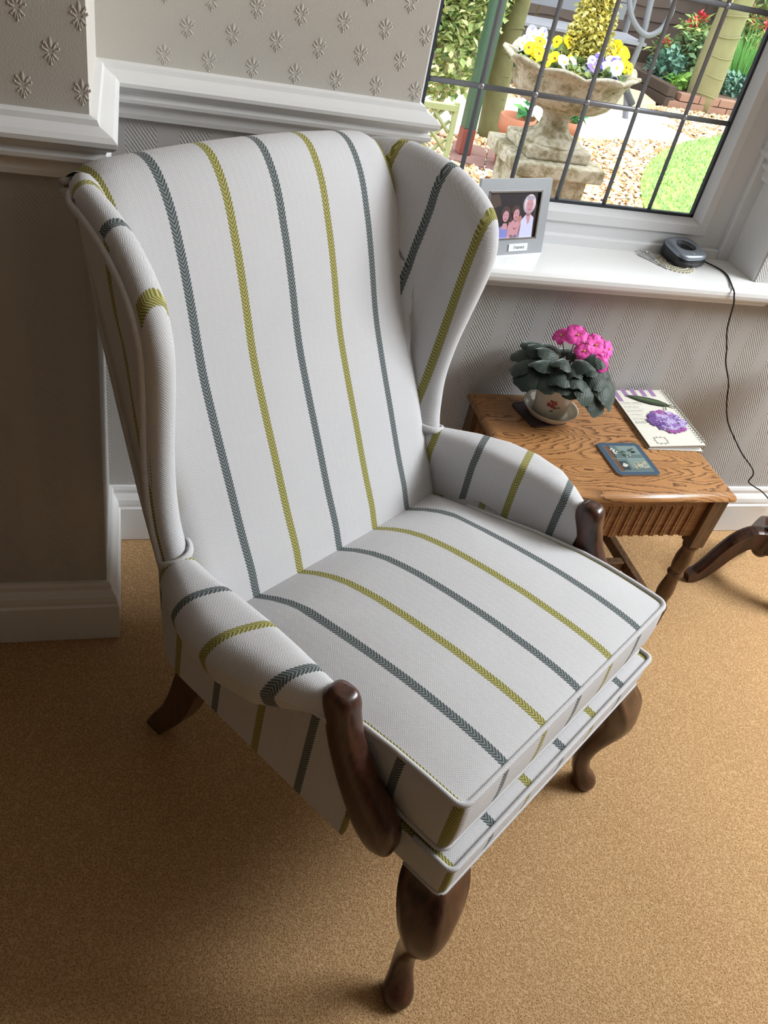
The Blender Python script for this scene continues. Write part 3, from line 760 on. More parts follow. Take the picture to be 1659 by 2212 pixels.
for k in range(7): L.append((5, disc(.021+rr.uniform(-.006, .006), .024+rr.uniform(-.008, .010), .0060, .0018, rr.uniform(0, 3), 8), 5+k % 3))
for k in range(8): L.append((4, disc(-.020+rr.uniform(-.004, .004), -.022+rr.uniform(-.006, .006), .004, .0034, rr.uniform(0, 3), 8), 6+k % 3))
for k in range(34): L.append((7, disc(.018+rr.uniform(-.016, .018), -.024+rr.uniform(-.011, .011), .0042, .0014, rr.uniform(0, 3), 7), 5+k % 4))
flat_faces('coaster_print', L, cst, .0044, CM)

# second coaster, under the saucer
c2 = empty('coaster', (.882, 1.438, ZT), .2); tag(c2, 'dark coaster half hidden under the white plant saucer', 'coaster')
poly_prism('coaster_board', rrpts(.097, .097, .010), 0, .004, plain('dark_coaster_board', srgb(58, 46, 42), .5, .4), c2)
flat_faces('coaster_print', [(0, rrpts(.0955, .0955, .010), 0), (1, rect(-.038, .038, -.038, .038), 1), (2, rect(-.034, -.01, -.034, .034), 2)], c2, .0042, [ink('dark_plum_print', srgb(66, 44, 46)), ink('slate_print', srgb(64, 68, 80)), ink('umber_print', srgb(74, 56, 46))])

# cream saucer
CREAM = plain('cream_glazed_ceramic', srgb(212, 203, 184), .3, .5, var=.03)
sc_ = lathe('plant_saucer', [(.0, .002), (.040, .0), (.046, .003), (.055, .016), (.0595, .0215), (.0605, .0225), (.0590, .0228), (.0565, .0210), (.050, .012), (.044, .0055), (.0, .005)], CREAM, None, 40)
sc_.scale = (1.06, 1.06, 1); sc_.location = (.903, 1.435, ZT+.0048); tag(sc_, 'cream glazed saucer under the flower pot', 'saucer')

# african violet in a cream pot
PX, PY, PZ = .903, 1.436, ZT+.0102
vio = empty('potted_african_violet', (PX, PY, PZ+.0012)); tag(vio, 'african violet with bright pink flowers and dark furry leaves in a cream pot', 'potted plant')
lathe('pot', [(0, .0), (.034, 0), (.037, .003), (.0405, .03), (.0455, .068), (.0475, .074), (.0480, .083), (.0465, .0850), (.0445, .083), (.0435, .072), (0, .070)], CREAM, vio, 36)
pm = [ink('pot_rose_print', srgb(176, 84, 84)), ink('pot_leaf_print', srgb(120, 128, 104)), ink('pot_deep_rose', srgb(140, 56, 60))]
vs = []; fs = []; mi = []
rr = random.Random(5)
for k in range(18):
    az = math.radians(-118+rr.uniform(-11, 11)); z0 = .040+rr.uniform(-.009, .009); m = 0 if k % 3 else 2
    if k > 12: az += math.radians(10); z0 -= .012; m = 1
    R_ = .0405+(z0-.03)*.13+.0004+.0001*(k % 4); o = len(vs)
    for t in [2*PI*q/7 for q in range(7)]:
        a = az+.0032*math.cos(t)/R_*1.4; z = z0+.0030*math.sin(t); rr_ = .0405+(z-.03)*.13+.0005+.0001*(k % 4); vs.append((rr_*math.cos(a), rr_*math.sin(a), z))
    fs.append(tuple(range(o, o+7))); mi.append(m)
from_py('rose_print', vs, fs, pm, vio, False, None, mi, False)
lathe('soil', [(.0445, .0745), (.03, .078), (0, .079)], plain('potting_soil', srgb(38, 28, 22), .9, .1, bump=.003), vio, 20)
def leaf_mat():
    g = G('furry_violet_leaf', .55, .35); u, v = g.uv(); o, c = g.obj(); n = g.noise(o, 60, 3)
    vein = g.M('LESS_THAN', g.M('ABSOLUTE', u), .02)
    side = g.M('PINGPONG', g.M('FRACT', g.M('MULTIPLY', g.M('SUBTRACT', v, g.M('MULTIPLY', g.M('ABSOLUTE', u), .7)), 6.0)), .5)
    sv = g.M('LESS_THAN', side, .05)
    base = g.mix(n, (.014, .024, .017, 1), (.040, .060, .045, 1))
    base = g.mix(g.M('MULTIPLY', g.M('MAXIMUM', vein, sv), .35), base, (.09, .11, .085, 1))
    g.base(base); g.bump(g.M('ADD', g.M('MULTIPLY', side, .5), g.noise(o, 130, 2)), .6, .0018); g.b.inputs['Sheen Weight'].default_value = .9; g.b.inputs['Sheen Roughness'].default_value = .35; g.b.inputs['Sheen Tint'].default_value = (.75, .9, .85, 1)
    return g.m
LEAF = leaf_mat(); STEM = plain('violet_leaf_stem', srgb(92, 84, 60), .6, .3)
def violet_leaf(length, width, droop, cup, seed):
    """leaf along +x from the origin; returns mesh data (verts, faces, uvs)"""
    r = random.Random(seed); nu, nv = 12, 8; vs = []; us = []
    for i in range(nu+1):
        t = i/nu; w = width*(math.sin(PI*min(1, t*.90+.10))**.5)*(1.0-.06*t); 
        if i == nu: w = .0015
        for j in range(-nv//2, nv//2+1):
            s = j/(nv/2); a = droop*t; 
            x = length*(math.sin(a)/droop if abs(droop) > .01 else t); z = -length*(1-math.cos(a))/droop if abs(droop) > .01 else 0
            edge = abs(s) > .99; k = w*(1+ (.07*math.sin(i*2.4+seed) if edge else 0)); y = k*s
            zz = z-cup*w*s*s+.05*w*math.cos(i*2.1+abs(s)*3)*(.6)
            back = -.25*length*max(0, .18-t)*abs(s)*3
            vs.append(Vector((x+back*1.0, y, zz))); us.append((s, t))
    m = nv+1; fs = [(i*m+j, (i+1)*m+j, (i+1)*m+j+1, i*m+j+1) for i in range(nu) for j in range(nv)]
    return vs, fs, [tuple(us[k] for k in f) for f in fs]
LS = [  # azimuth deg, elevation of stalk deg, stalk length, leaf length, half width, droop, cup, roll
    (-118, 34, .036, .060, .032, 1.2, .5, 0), (-95, 34, .034, .064, .034, 1.4, .5, 10), (-72, 28, .046, .074, .035, 1.65, .5, -10), (-48, 22, .062, .082, .034, 1.65, .45, 5), (-25, 25, .062, .080, .034, 1.6, .5, 0), (0, 28, .058, .078, .033, 1.45, .5, 0),
    (25, 30, .05, .07, .03, 1.2, .5, 0), (60, 34, .045, .066, .03, 1.1, .5, 0), (95, 36, .045, .066, .03, 1.0, .5, 0), (128, 40, .055, .066, .031, 1.0, .5, 5), (150, 32, .056, .072, .034, 1.2, .5, 0), (172, 26, .058, .074, .034, 1.5, .5, 10), (-165, 22, .056, .076, .035, 1.6, .5, 0), (-142, 30, .044, .066, .034, 1.4, .5, 0),
    (-128, 48, .040, .064, .030, 1.2, .7, 12), (-88, 50, .040, .060, .029, 1.3, .8, -14), (-52, 46, .048, .064, .030, 1.4, .7, 8), (-15, 46, .050, .062, .029, 1.3, .7, 0), (150, 56, .048, .060, .028, 1.1, .7, -10), (-165, 52, .046, .064, .030, 1.1, .6, 10), (-80, 72, .056, .050, .024, 1.2, .9, 10), (-20, 68, .056, .056, .026, 1.2, .8, 10), (-130, 70, .052, .050, .024, 1.2, .8, 0), (170, 70, .050, .050, .024, 1.1, .8, 0), (-110, 66, .040, .052, .024, 1.2, .9, 20), (-40, 64, .040, .052, .024, 1.2, .9, -20), (110, 60, .035, .050, .024, 1.0, .8, 0), (40, 56, .035, .052, .024, 1.0, .8, 0),
    (-60, 8, .055, .078, .034, 1.5, .5, 0), (-35, 6, .066, .076, .032, 1.5, .5, 0)]
sl = []
for i, (az, el, st, ln, hw, dr, cu, ro) in enumerate(LS):
    e = math.radians(el); a = math.radians(az); d = Vector((math.cos(a), math.sin(a), 0))
    p0 = Vector((0, 0, .088))+d*.008; p1 = p0+d*(st*math.cos(e))+Vector((0, 0, st*math.sin(e)+.006))
    sl.append(([p0, p0.lerp(p1, .5)+Vector((0, 0, .006)), p1], .0022))
    vs, fs, us = violet_leaf(ln, hw, dr, cu, i)
    M = Matrix.Translation(p1) @ Matrix.Rotation(a, 4, 'Z') @ Matrix.Rotation(-e*.55, 4, 'Y') @ Matrix.Rotation(math.radians(ro), 4, 'X')
    from_py('leaf', [M @ v for v in vs], fs, LEAF, vio, True, us)
for pts, r in sl: tube('leaf_stalk', pts, r, STEM, vio, 6)
PINK = plain('pink_violet_petal', (.80, .09, .42, 1), .5, .3, var=.12, sc=200); YEL = plain('yellow_anther', srgb(225, 205, 90), .5, .3)
FL = [((.016, .022, .184), (-.25, -.75, .75), .0285), ((.056, .006, .172), (-.05, -.75, .6), .0295), ((.062, -.026, .146), (-.2, -.9, .45), .0245), ((.094, .012, .160), (.5, -.6, .5), .0245), ((-.012, .036, .172), (-.6, -.3, .8), .024), ((.042, .036, .176), (.1, .1, 1), .026), ((.082, -.006, .142), (.4, -.8, .3), .023), ((.030, -.002, .160), (-.3, -.7, .6), .023), ((.074, .030, .174), (.4, 0, .9), .023)]
for i, (c, nrm, R_) in enumerate(FL):
    c = (c[0], c[1], c[2]-.004)
    nrm = Vector(nrm).normalized(); q = nrm.to_track_quat('Z', 'Y').to_matrix().to_4x4(); M = Matrix.Translation(c) @ q
    V = []; Fc = []
    for k in range(5):
        a = 2*PI*k/5+i; o = len(V); ln = R_*(1.0 if k in (2, 3) else .85)
        for ii in range(6):
            t = ii/5; w = ln*.52*math.sin(PI*min(1, .12+t*.80))**.8*(1 if ii < 5 else .55)
            for s in (-1, -.5, 0, .5, 1):
                x = ln*t+(-.0018 if (ii == 5 and abs(s) < .4) else 0); y = w*s; z = .0025+.004*math.sin(t*3)+.0022*math.cos(s*4+k+ii*.9)*t
                V.append(M @ Vector((x*math.cos(a)-y*math.sin(a), x*math.sin(a)+y*math.cos(a), z-.004*t*t)))
        for ii in range(5):
            for j in range(4): Fc.append((o+ii*5+j, o+(ii+1)*5+j, o+(ii+1)*5+j+1, o+ii*5+j+1))
    f = from_py('flower', V, Fc, PINK, vio)
    vs, fs = lathe_geo([(.0004, .003), (.0022, .0045), (.0022, .0075), (.0005, .009)], 8); from_py('anther', [M @ v for v in vs], fs, YEL, f)
    tube('flower_stalk', [(.01, 0, .085), Vector(c)*.6+Vector((0, 0, .05)), Vector(c)], .0011, STEM, vio, 5)

# spiral bound journal
jr = empty('spiral_journal', (1.176, 1.420, ZT), math.radians(-2.0)); tag(jr, 'spiral bound journal with a purple hydrangea and a leaf on its cover', 'notebook')
JW, JL = .140, .230
def skew(p): return p
JC = plain('journal_cover_card', srgb(222, 220, 208), .5, .3, var=.02); JP = plain('journal_paper', srgb(226, 232, 240), .7, .2, var=.02)
box('back_cover', -JW/2, JW/2, -JL/2, JL/2, .0004, .0026, JC, jr, .0006)
g = G('journal_page_edges', .7, .2); o_, c_ = g.obj(); g.base(g.scale(srgb(226, 232, 240), g.M('MULTIPLY_ADD', g.noise(g.vec(g.M('MULTIPLY', c_[0], .2), g.M('MULTIPLY', c_[1], .2), g.M('MULTIPLY', c_[2], 60.0)), 12, 1), .35, .80)))
xa, xb, ya, yb = -JW/2+.003, JW/2-.008, -JL/2+.004, JL/2-.004
from_py('page_block', [(xa, ya, .0026), (xb, ya, .0026), (xb, yb, .0026), (xa, yb, .0026), (xa, ya, .0074), (xb, ya, .0164), (xb, yb, .0164), (xa, yb, .0074)], [(0, 1, 2, 3), (4, 5, 6, 7), (0, 1, 5, 4), (1, 2, 6, 5), (2, 3, 7, 6), (3, 0, 4, 7)], g.m, jr, False)
TM = Matrix.Translation((0, 0, .0124)) @ Matrix.Rotation(math.radians(-4.0), 4, 'Y')
box('front_cover', -JW/2, JW/2, -JL/2, JL/2, 0, .0022, JC, jr, .0006, M=TM)
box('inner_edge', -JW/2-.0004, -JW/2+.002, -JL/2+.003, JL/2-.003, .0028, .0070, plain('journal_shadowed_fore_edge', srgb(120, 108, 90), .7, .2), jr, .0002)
JM = [ink('cover_lilac', srgb(160, 128, 168)), ink('cover_leaf', srgb(52, 66, 48)), ink('cover_leaf_light', srgb(84, 102, 70)), ink('hydrangea_deep', srgb(116, 84, 150)), ink('hydrangea_mid', srgb(150, 118, 184)), ink('hydrangea_pale', srgb(192, 178, 222)), ink('hydrangea_magenta', srgb(160, 92, 160)), ink('cover_grey_text', srgb(160, 158, 152)), ink('hydrangea_eye', srgb(60, 44, 96)), ink('cover_shade_grey', srgb(196, 194, 184)), ink('cover_ring_hole', srgb(60, 58, 54)), ink('cover_stalk', srgb(92, 96, 62))]
rr = random.Random(11); L = []
for k in range(5): L.append((0, rect(-.066+k*.024, -.054+k*.024, .066+(0 if k == 0 else .020), .1215), 0))
for k in range(5): L.append((9, rect(-.066, -.014, .050-k*.017, .0512-k*.017), 0))
for row, (n_, hgt) in enumerate([(11, .005), (8, .004), (9, .004), (7, .0035), (8, .0035), (6, .007)]):
    for k in range(n_):
        x = -.064+k*.0048+rr.uniform(0, .001); y = .056-row*.0165; L.append((7, rect(x, x+.0012, y, y+hgt), 1))
        if rr.random() < .6: L.append((7, rect(x, x+.0032, y+hgt*.8, y+hgt), 1))
        if rr.random() < .5: L.append((7, rect(x, x+.0030, y, y+hgt*.15), 2))
def petals(cx, cy, r, m, lv, n=4):
    a0 = rr.uniform(0, 2)
    for q in range(n): a = a0+2*PI*q/n; L.append((m, disc(cx+r*.75*math.cos(a), cy+r*.75*math.sin(a), r*.72, r*.6, a, 8), lv))
HX, HY = .018, -.022
for k in range(150):
    a = rr.uniform(0, 2*PI); d = math.sqrt(rr.uniform(0, 1)); x = HX+.044*d*math.cos(a); y = HY+.042*d*math.sin(a)
    left = (x-HX)/.044; dn = (y-HY)/.042
    if x > .061: continue
    m = 3 if left < -.3-.3*rr.random() else (6 if (dn < -.72 and rr.random() < .6) or (dn > .55 and rr.random() < .35) else (4 if rr.random() < .35 else 5))
    petals(x, y, .0058, m, 3+k % 22)
for k in range(26):
    x = HX+rr.uniform(-.018, .038); y = HY+rr.uniform(-.030, .028); L.append((8, disc(x, y, .0012, .0012, 0, 7), 27))
Lf = [(-.040, .090), (-.030, .078), (-.012, .062), (.012, .048), (.036, .040), (.054, .038), (.050, .050), (.036, .064), (.014, .076), (-.010, .084)]
L.append((1, Lf, 27)); L.append((2, [(-.034, .087), (-.010, .070), (.020, .056), (.050, .042), (.040, .055), (.012, .070)], 28))
L.append((11, [(.050, .042), (.054, .046), (.066, .034), (.064, .030)], 28)); L.append((11, [(.040, .040), (.043, .040), (.036, .020), (.033, .021)], 28))
for x0, x1, y0, y1 in ((-.046, -.018, -.084, -.082), (-.046, -.018, -.106, -.104), (-.047, -.045, -.106, -.082), (-.019, -.017, -.106, -.082)): L.append((7, rect(x0, x1, y0, y1), 1))
for k in range(10): L.append((7, disc(-.032+.016*math.cos(k*.628), -.094+.014*math.sin(k*.628), .003, .0012, k*.628, 7), 2))
NR = 24
for k in range(NR): L.append((10, disc(JW/2-.0055, -JL/2+.010+k*(JL-.020)/(NR-1), .0016, .0016, 0, 8), 2))
flat_faces('cover_print', L, jr, .0024, JM, TM)
WIRE = plain('grey_cloth_covered_wire', srgb(160, 158, 152), .4, .5, .3)
for k in range(NR):
    y = -JL/2+.010+k*(JL-.020)/(NR-1)
    tube('binding_ring', [(JW/2-.0030+.0110*math.cos(a), y+.0008*a, .0112+.0125*math.sin(a)) for a in [1.9-2*PI*.86*q/12 for q in range(13)]], .0011, WIRE, jr, 5)

# ------------------------------------------------------------------ things on the sill
# photo frame
pf = empty('photo_frame', (.764, 1.580, ZS), math.radians(18)); tag(pf, 'brushed silver photo frame on the sill showing smiling women, lettered below', 'photo frame')
SILV = plain('brushed_aluminium', (.33, .35, .37, 1), .38, .5, .45, var=.04); CHR = plain('polished_chrome_slip', (.62, .63, .65, 1), .12, .5, 1.0, var=.01)
PW, PH = .190, .152; FM = Matrix.Rotation(math.radians(-12), 4, 'X'); X1 = PW/2-.023; X0 = -PW/2+.023; Z0 = .031; Z1 = PH-.023
bm = bmesh.new()
for b in ((-PW/2, PW/2, 0, .007, 0, Z0), (-PW/2, PW/2, 0, .007, Z1, PH), (-PW/2, X0, 0, .007, Z0, Z1), (X1, PW/2, 0, .007, Z0, Z1)): box_bm(bm, *b)
for v in bm.verts: v.co = FM @ v.co
me = bpy.data.meshes.new('frame_border'); bm.to_mesh(me); bm.free(); mesh_obj('frame_border', me, SILV, pf, False)
bm = bmesh.new(); w = .0035
for b in ((X0, X1, -.001, .005, Z0, Z0+w), (X0, X1, -.001, .005, Z1-w, Z1), (X0, X0+w, -.001, .005, Z0, Z1), (X1-w, X1, -.001, .005, Z0, Z1)): box_bm(bm, *b)
for v in bm.verts: v.co = FM @ v.co
me = bpy.data.meshes.new('chrome_slip'); bm.to_mesh(me); bm.free(); o = mesh_obj('chrome_slip', me, CHR, pf, False)
box('easel_back', -.06, .06, .007, .0095, .01, PH-.01, plain('black_easel_back', srgb(30, 30, 32), .8), pf, .001, M=FM)
box('easel_strut', -.018, .018, .006, .010, .0, .115, plain('black_easel_strut', srgb(32, 32, 34), .8), pf, .001, M=Matrix.Translation((0, .058, .0)) @ Matrix.Rotation(math.radians(14), 4, 'X'))
PM = [ink('print_dark', srgb(38, 32, 36)), ink('print_skin', srgb(190, 140, 150)), ink('print_grey_hair', srgb(168, 160, 176)), ink('print_white_top', srgb(196, 198, 226)), ink('print_brown_hair', srgb(70, 52, 50)), ink('print_brown_bg', srgb(76, 62, 56)), ink('print_skin_shade', srgb(158, 104, 112)), ink('print_lilac_dress', srgb(126, 130, 196)), ink('print_lips', srgb(150, 70, 80)), ink('print_eye', srgb(70, 54, 60)), ink('print_tan', srgb(170, 120, 112)), ink('print_pattern', srgb(110, 86, 110)), ink('print_fair_hair', srgb(214, 200, 206))]
L = [(0, rect(X0, X1, Z0, Z1), 0), (5, [(X0, .09), (X0+.04, .10), (X0+.03, Z1-.006), (X0, Z1-.01)], 1), (5, rect(X1-.012, X1-.004, Z0, .10), 1)]
cx = X1-.030
L += [(10, [(cx-.050, Z0+.034), (cx-.018, Z0+.048), (cx-.010, Z0+.038), (cx-.040, Z0+.022)], 2),
      (3, [(cx-.024, Z0), (cx+.020, Z0), (cx+.018, .074), (cx+.006, .082), (cx-.004, .081), (cx-.016, .068)], 3), (1, [(cx-.005, .081), (cx+.009, .082), (cx+.008, .066), (cx+.003, .060)], 4), (1, rect(cx-.003, cx+.006, .078, .088), 4),
      (2, disc(cx+.002, .101, .0175, .0195), 3), (12, disc(cx+.003, .104, .0150, .0170), 4), (1, disc(cx+.003, .098, .0098, .0140), 5), (2, [(cx-.008, .109), (cx+.013, .110), (cx+.012, .117), (cx-.005, .118)], 6),
      (9, disc(cx-.001, .101, .0014, .0008), 6), (9, disc(cx+.007, .101, .0014, .0008), 6), (6, disc(cx+.003, .096, .0010, .0026), 6), (8, disc(cx+.003, .0905, .0034, .0010), 6)]
cx = X1-.062
L += [(1, [(cx-.018, Z0), (cx+.016, Z0), (cx+.017, .062), (cx+.004, .070), (cx-.006, .070), (cx-.018, .060)], 3), (11, [(cx-.012, Z0), (cx+.012, Z0), (cx+.006, Z0+.010), (cx, Z0+.006), (cx-.008, Z0+.010)], 4), (4, disc(cx-.001, .085, .0125, .0150), 2), (4, disc(cx-.009, .074, .006, .0110), 2), (1, disc(cx+.001, .081, .0080, .0112, -.15), 4), (6, rect(cx-.003, cx+.005, .066, .073), 3),
      (9, disc(cx-.002, .083, .0011, .0007), 5), (9, disc(cx+.004, .083, .0011, .0007), 5), (8, disc(cx+.001, .0755, .0030, .0012), 5), (8, [(cx-.005, .056), (cx+.002, .050), (cx+.008, .056), (cx+.002, .053)], 5)]
cx = X1-.090
L += [(7, [(cx-.018, Z0), (cx+.014, Z0), (cx+.008, .058), (cx-.012, .058)], 2), (1, [(cx-.008, .052), (cx+.010, .052), (cx+.006, .064), (cx-.004, .064)], 3), (4, disc(cx, .085, .0125, .0135), 2), (1, disc(cx+.001, .078, .0082, .0112), 3), (9, disc(cx-.002, .080, .0011, .0007), 4), (9, disc(cx+.004, .080, .0011, .0007), 4), (8, disc(cx+.001, .0725, .0030, .0011), 4)]
flat_faces('photo_print', L, pf, 0, PM, FM @ Matrix.Translation((0, .0042, 0)) @ Matrix.Rotation(PI/2, 4, 'X'))
box('label_plate', -.002, .050, -.0022, .001, .007, .022, plain('pale_label_plate', srgb(222, 228, 230), .4, .4, .2), pf, .0003, M=FM)
def text(name, body, size, mat, parent, M, extrude=.0002, space=1.0):
    cu = bpy.data.curves.new(name, 'FONT'); cu.body = body; cu.size = size; cu.extrude = extrude; cu.align_x = 'CENTER'; cu.align_y = 'CENTER'; cu.space_character = space
    to = bpy.data.objects.new(name+'_tmp', cu); COL.objects.link(to); dg = bpy.context.evaluated_depsgraph_get(); me = bpy.data.meshes.new_from_object(to.evaluated_get(dg)); bpy.data.objects.remove(to)
    me.materials.clear(); me.materials.append(mat); me.transform(M); return mesh_obj(name, me, mat, parent, False)
TXT = ink('grey_lettering', srgb(112, 116, 122))
text('lettering', 'F', .0098, TXT, pf, FM @ Matrix.Translation((.0135, -.0024, .0146)) @ Matrix.Rotation(PI/2, 4, 'X'))
text('lettering', 'RIENDS', .0074, TXT, pf, FM @ Matrix.Translation((.0290, -.0024, .0140)) @ Matrix.Rotation(PI/2, 4, 'X'))

# crocheted mat, phone cradle, lead and wire bits
dl = []; CRO = plain('cream_crochet_thread', srgb(214, 210, 190), .9, .1)
dc = Vector((1.194, 1.612, ZS))
for r_ in (.020, .031, .041): dl.append(([dc+Vector((r_*math.cos(2*PI*k/40), r_*math.sin(2*PI*k/40), .0014)) for k in range(41)], .0015))
for k in range(30):
    a = 2*PI*k/30; dl.append(([dc+Vector((.019*math.cos(a), .019*math.sin(a), .0012)), dc+Vector((.041*math.cos(a+.08), .041*math.sin(a+.08), .0012))], .0011))
    dl.append(([dc+Vector(((.041+.007*math.sin(PI*q/6))*math.cos(a+q*.035), (.041+.007*math.sin(PI*q/6))*math.sin(a+q*.035), .0014)) for q in range(7)], .0012))
tag(tubes('crochet_mat', dl, CRO, None, 5), 'small round cream crocheted mat under the phone cradle', 'mat')
ph = empty('phone_cradle', (1.222, 1.632, ZS+.0028), math.radians(12)); tag(ph, 'silver and black empty charging cradle for a cordless phone', 'phone cradle')
def superell(w, h, e, n=44): return [(math.copysign(abs(math.cos(t))**(2/e)*w, math.cos(t)), math.copysign(abs(math.sin(t))**(2/e)*h, math.sin(t))) for t in [2*PI*k/n for k in range(n)]]
def stack(name, rings, mat, parent, capb=True, capt=True):
    n = len(rings[0]); vs = [v for r in rings for v in r]; fs = [(i*n+k, i*n+(k+1) % n, (i+1)*n+(k+1) % n, (i+1)*n+k) for i in range(len(rings)-1) for k in range(n)]
    if capb: fs.append(tuple(range(n)))
    if capt: fs.append(tuple((len(rings)-1)*n+k for k in range(n)))
    return from_py(name, vs, fs, mat, parent, True)
BLK = plain('black_plastic', srgb(26, 27, 30), .28, .5); PSIL = plain('silver_blue_plastic', (.27, .31, .36, 1), .3, .5, .55, var=.02); PGR = plain('grey_cradle_well', (.13, .14, .15, 1), .42, .4, .3)
def tilt(x, y): return .024+.012*(y+.042)/.084
def ring3(w, h, e, z, cx=0, cy=0, t=False, dz=0): return [(x+cx, y+cy, (tilt(x+cx, y+cy)+dz) if t else z) for x, y in superell(w, h, e)]
stack('cradle_base', [ring3(.040, .037, 4, 0), ring3(.0440, .0410, 4, .003), ring3(.0450, .0420, 4, .010), ring3(.0445, .0415, 4, 0, t=True, dz=-.007), ring3(.0435, .0405, 4, 0, t=True, dz=-.004)], BLK, ph)
W_ = [ring3(.0440, .0410, 3.8, 0, t=True, dz=-.005), ring3(.0438, .0408, 3.8, 0, t=True, dz=0), ring3(.0415, .0385, 3.6, 0, t=True, dz=.0035), ring3(.038, .035, 3.4, 0, t=True, dz=.0048)]
tri = lambda s, dz: [((.0255*s*math.cos(t)*(1-.18*math.sin(t))+.001), (.0225*s*math.sin(t)+.005), tilt(0, .0225*s*math.sin(t)+.005)+dz) for t in [2*PI*k/44 for k in range(44)]]
stack('cradle_top', W_+[tri(1.08, .0052), tri(1.0, .0040)], PSIL, ph, False, False)
stack('cradle_well', [tri(1.0, .0040), tri(.95, -.001), tri(.86, -.008), tri(.70, -.014), tri(.4, -.0165)], PGR, ph, False, True)
lathe('cradle_button', [(.0034, 0), (.0030, .0016), (.0015, .0022), (.0001, .0024)], CHR, ph, 14, c=(-.002, -.029, tilt(0, -.029)+.0042))
box('cradle_slot', -.010, .010, -.0432, -.0400, .010, .0120, plain('slot_dark_grey', srgb(60, 62, 66), .5), ph, .0004)
CB = plain('black_cable', srgb(18, 18, 20), .45, .4)
cpts = [(1.264, 1.632, ZS+.010), (1.288, 1.624, ZS+.006), (1.312, 1.600, ZS+.0025), (1.313, 1.570, ZS+.0022), (1.300, 1.535, ZS+.0022), (1.287, 1.507, ZS+.0030), (1.284, 1.4905, ZS-.001), (1.288, 1.488, ZS-.012), (1.297, 1.488, .725), (1.322, 1.50, .66), (1.352, 1.505, .606), (1.374, 1.51, .565), (1.410, 1.51, .512), (1.430, 1.51, .465), (1.452, 1.51, .422), (1.478, 1.51, .385), (1.522, 1.505, .338), (1.560, 1.50, .300), (1.612, 1.50, .258), (1.632, 1.50, .233), (1.630, 1.50, .208), (1.655, 1.50, .192), (1.695, 1.50, .172), (1.74, 1.505, .140), (1.79, 1.512, .10)]
tag(tube('charger_cable', cpts, .0019, CB, None, 7, smoothn=5), 'thin black charger cable hanging from the sill down the wall', 'cable')
wb = [([(1.118, 1.652, ZS+.0015), (1.128, 1.635, ZS+.006), (1.142, 1.606, ZS+.003), (1.158, 1.578, ZS+.0015)], .0013), ([(1.135, 1.652, ZS+.0015), (1.126, 1.662, ZS+.006), (1.140, 1.640, ZS+.012), (1.146, 1.612, ZS+.008), (1.156, 1.580, ZS+.002)], .0010), ([(1.126, 1.640, ZS+.0015), (1.140, 1.650, ZS+.009), (1.152, 1.638, ZS+.005), (1.146, 1.618, ZS+.002)], .0009), ([(1.116, 1.644, ZS+.002), (1.132, 1.622, ZS+.002), (1.150, 1.590, ZS+.0035)], .0015)]
tag(tubes('wire_earring_clip', [([tuple(v) for v in crom(p, 4)], r) for p, r in wb], CHR, None, 6), 'small bundle of bent silver wire lying on the sill beside the mat', 'wire clip')

# ------------------------------------------------------------------ pedestal stand at the right
st = empty('tripod_stand', (1.605, 1.325, 0)); tag(st, 'dark mahogany tripod stand with curved legs at the right beside the table', 'stand')
lathe('pole', [(.0, .10), (.016, .10), (.022, .108), (.024, .120), (.024, .165), (.019, .175), (.022, .182), (.015, .190), (.0135, .23), (.0145, .40), (.018, .50), (.014, .56), (.022, .58), (.024, .60), (0, .60)], MAHOG, st, 24)
lathe('stand_top', [(0, .600), (.145, .600), (.152, .606), (.152, .612), (.146, .616), (.140, .613), (0, .613)], MAHOG, st, 40)
for az in (176, -64, 56):
    a = math.radians(az)
    P = crom([(.012, 0, .148), (.045, 0, .156), (.078, 0, .138), (.105, 0, .098), (.128, 0, .052), (.150, 0, .022), (.178, 0, .012)], 4)
    rr_ = [(lerp(.018, .0165, i/(len(P)-1)), lerp(.030, .014, min(1, i/(len(P)-1)*1.2))) for i in range(len(P))]
    vs = []; fs = []
    for i, p in enumerate(P):
        w_, h_ = rr_[i]; t = (P[min(i+1, len(P)-1)]-P[max(i-1, 0)]).normalized(); up = Vector((-t.z, 0, t.x))
        for s1, s2 in ((-1, 1), (-.55, 1.12), (.55, 1.12), (1, 1), (1, -1), (-1, -1)): vs.append(Vector((0, s1*w_, 0))+p+up*(s2*h_))
        if i == len(P)-1:
            pass
    for v in vs: v.z = max(v.z, .0)
    n = 6
    for i in range(len(P)-1):
        for k in range(n): fs.append((i*n+k, i*n+(k+1) % n, (i+1)*n+(k+1) % n, (i+1)*n+k))
    fs.append(tuple(range(n))); fs.append(tuple((len(P)-1)*n+k for k in range(n)))
    M = Matrix.Rotation(a, 4, 'Z'); from_py('leg', [M @ v for v in vs], fs, MAHOG, st, False)

# ------------------------------------------------------------------ the garden outside
GZ = -.15
SOIL = plain('garden_soil', srgb(92, 78, 66), .95, .1, var=.25, sc=8, bump=.02)
og = box('garden_ground', -6, 16, 1.9, 18, GZ-.1, GZ-.012, SOIL, None, 0); structure(og, 'dark soil ground of the garden', 'ground')
structure(box('outer_wall', -3.8, 3.6, YW+.22, YW+.30, -.3, ZS-.06, plain('outside_brick_colour', srgb(150, 110, 90), .9), None, 0), 'outside face of the house wall', 'wall')

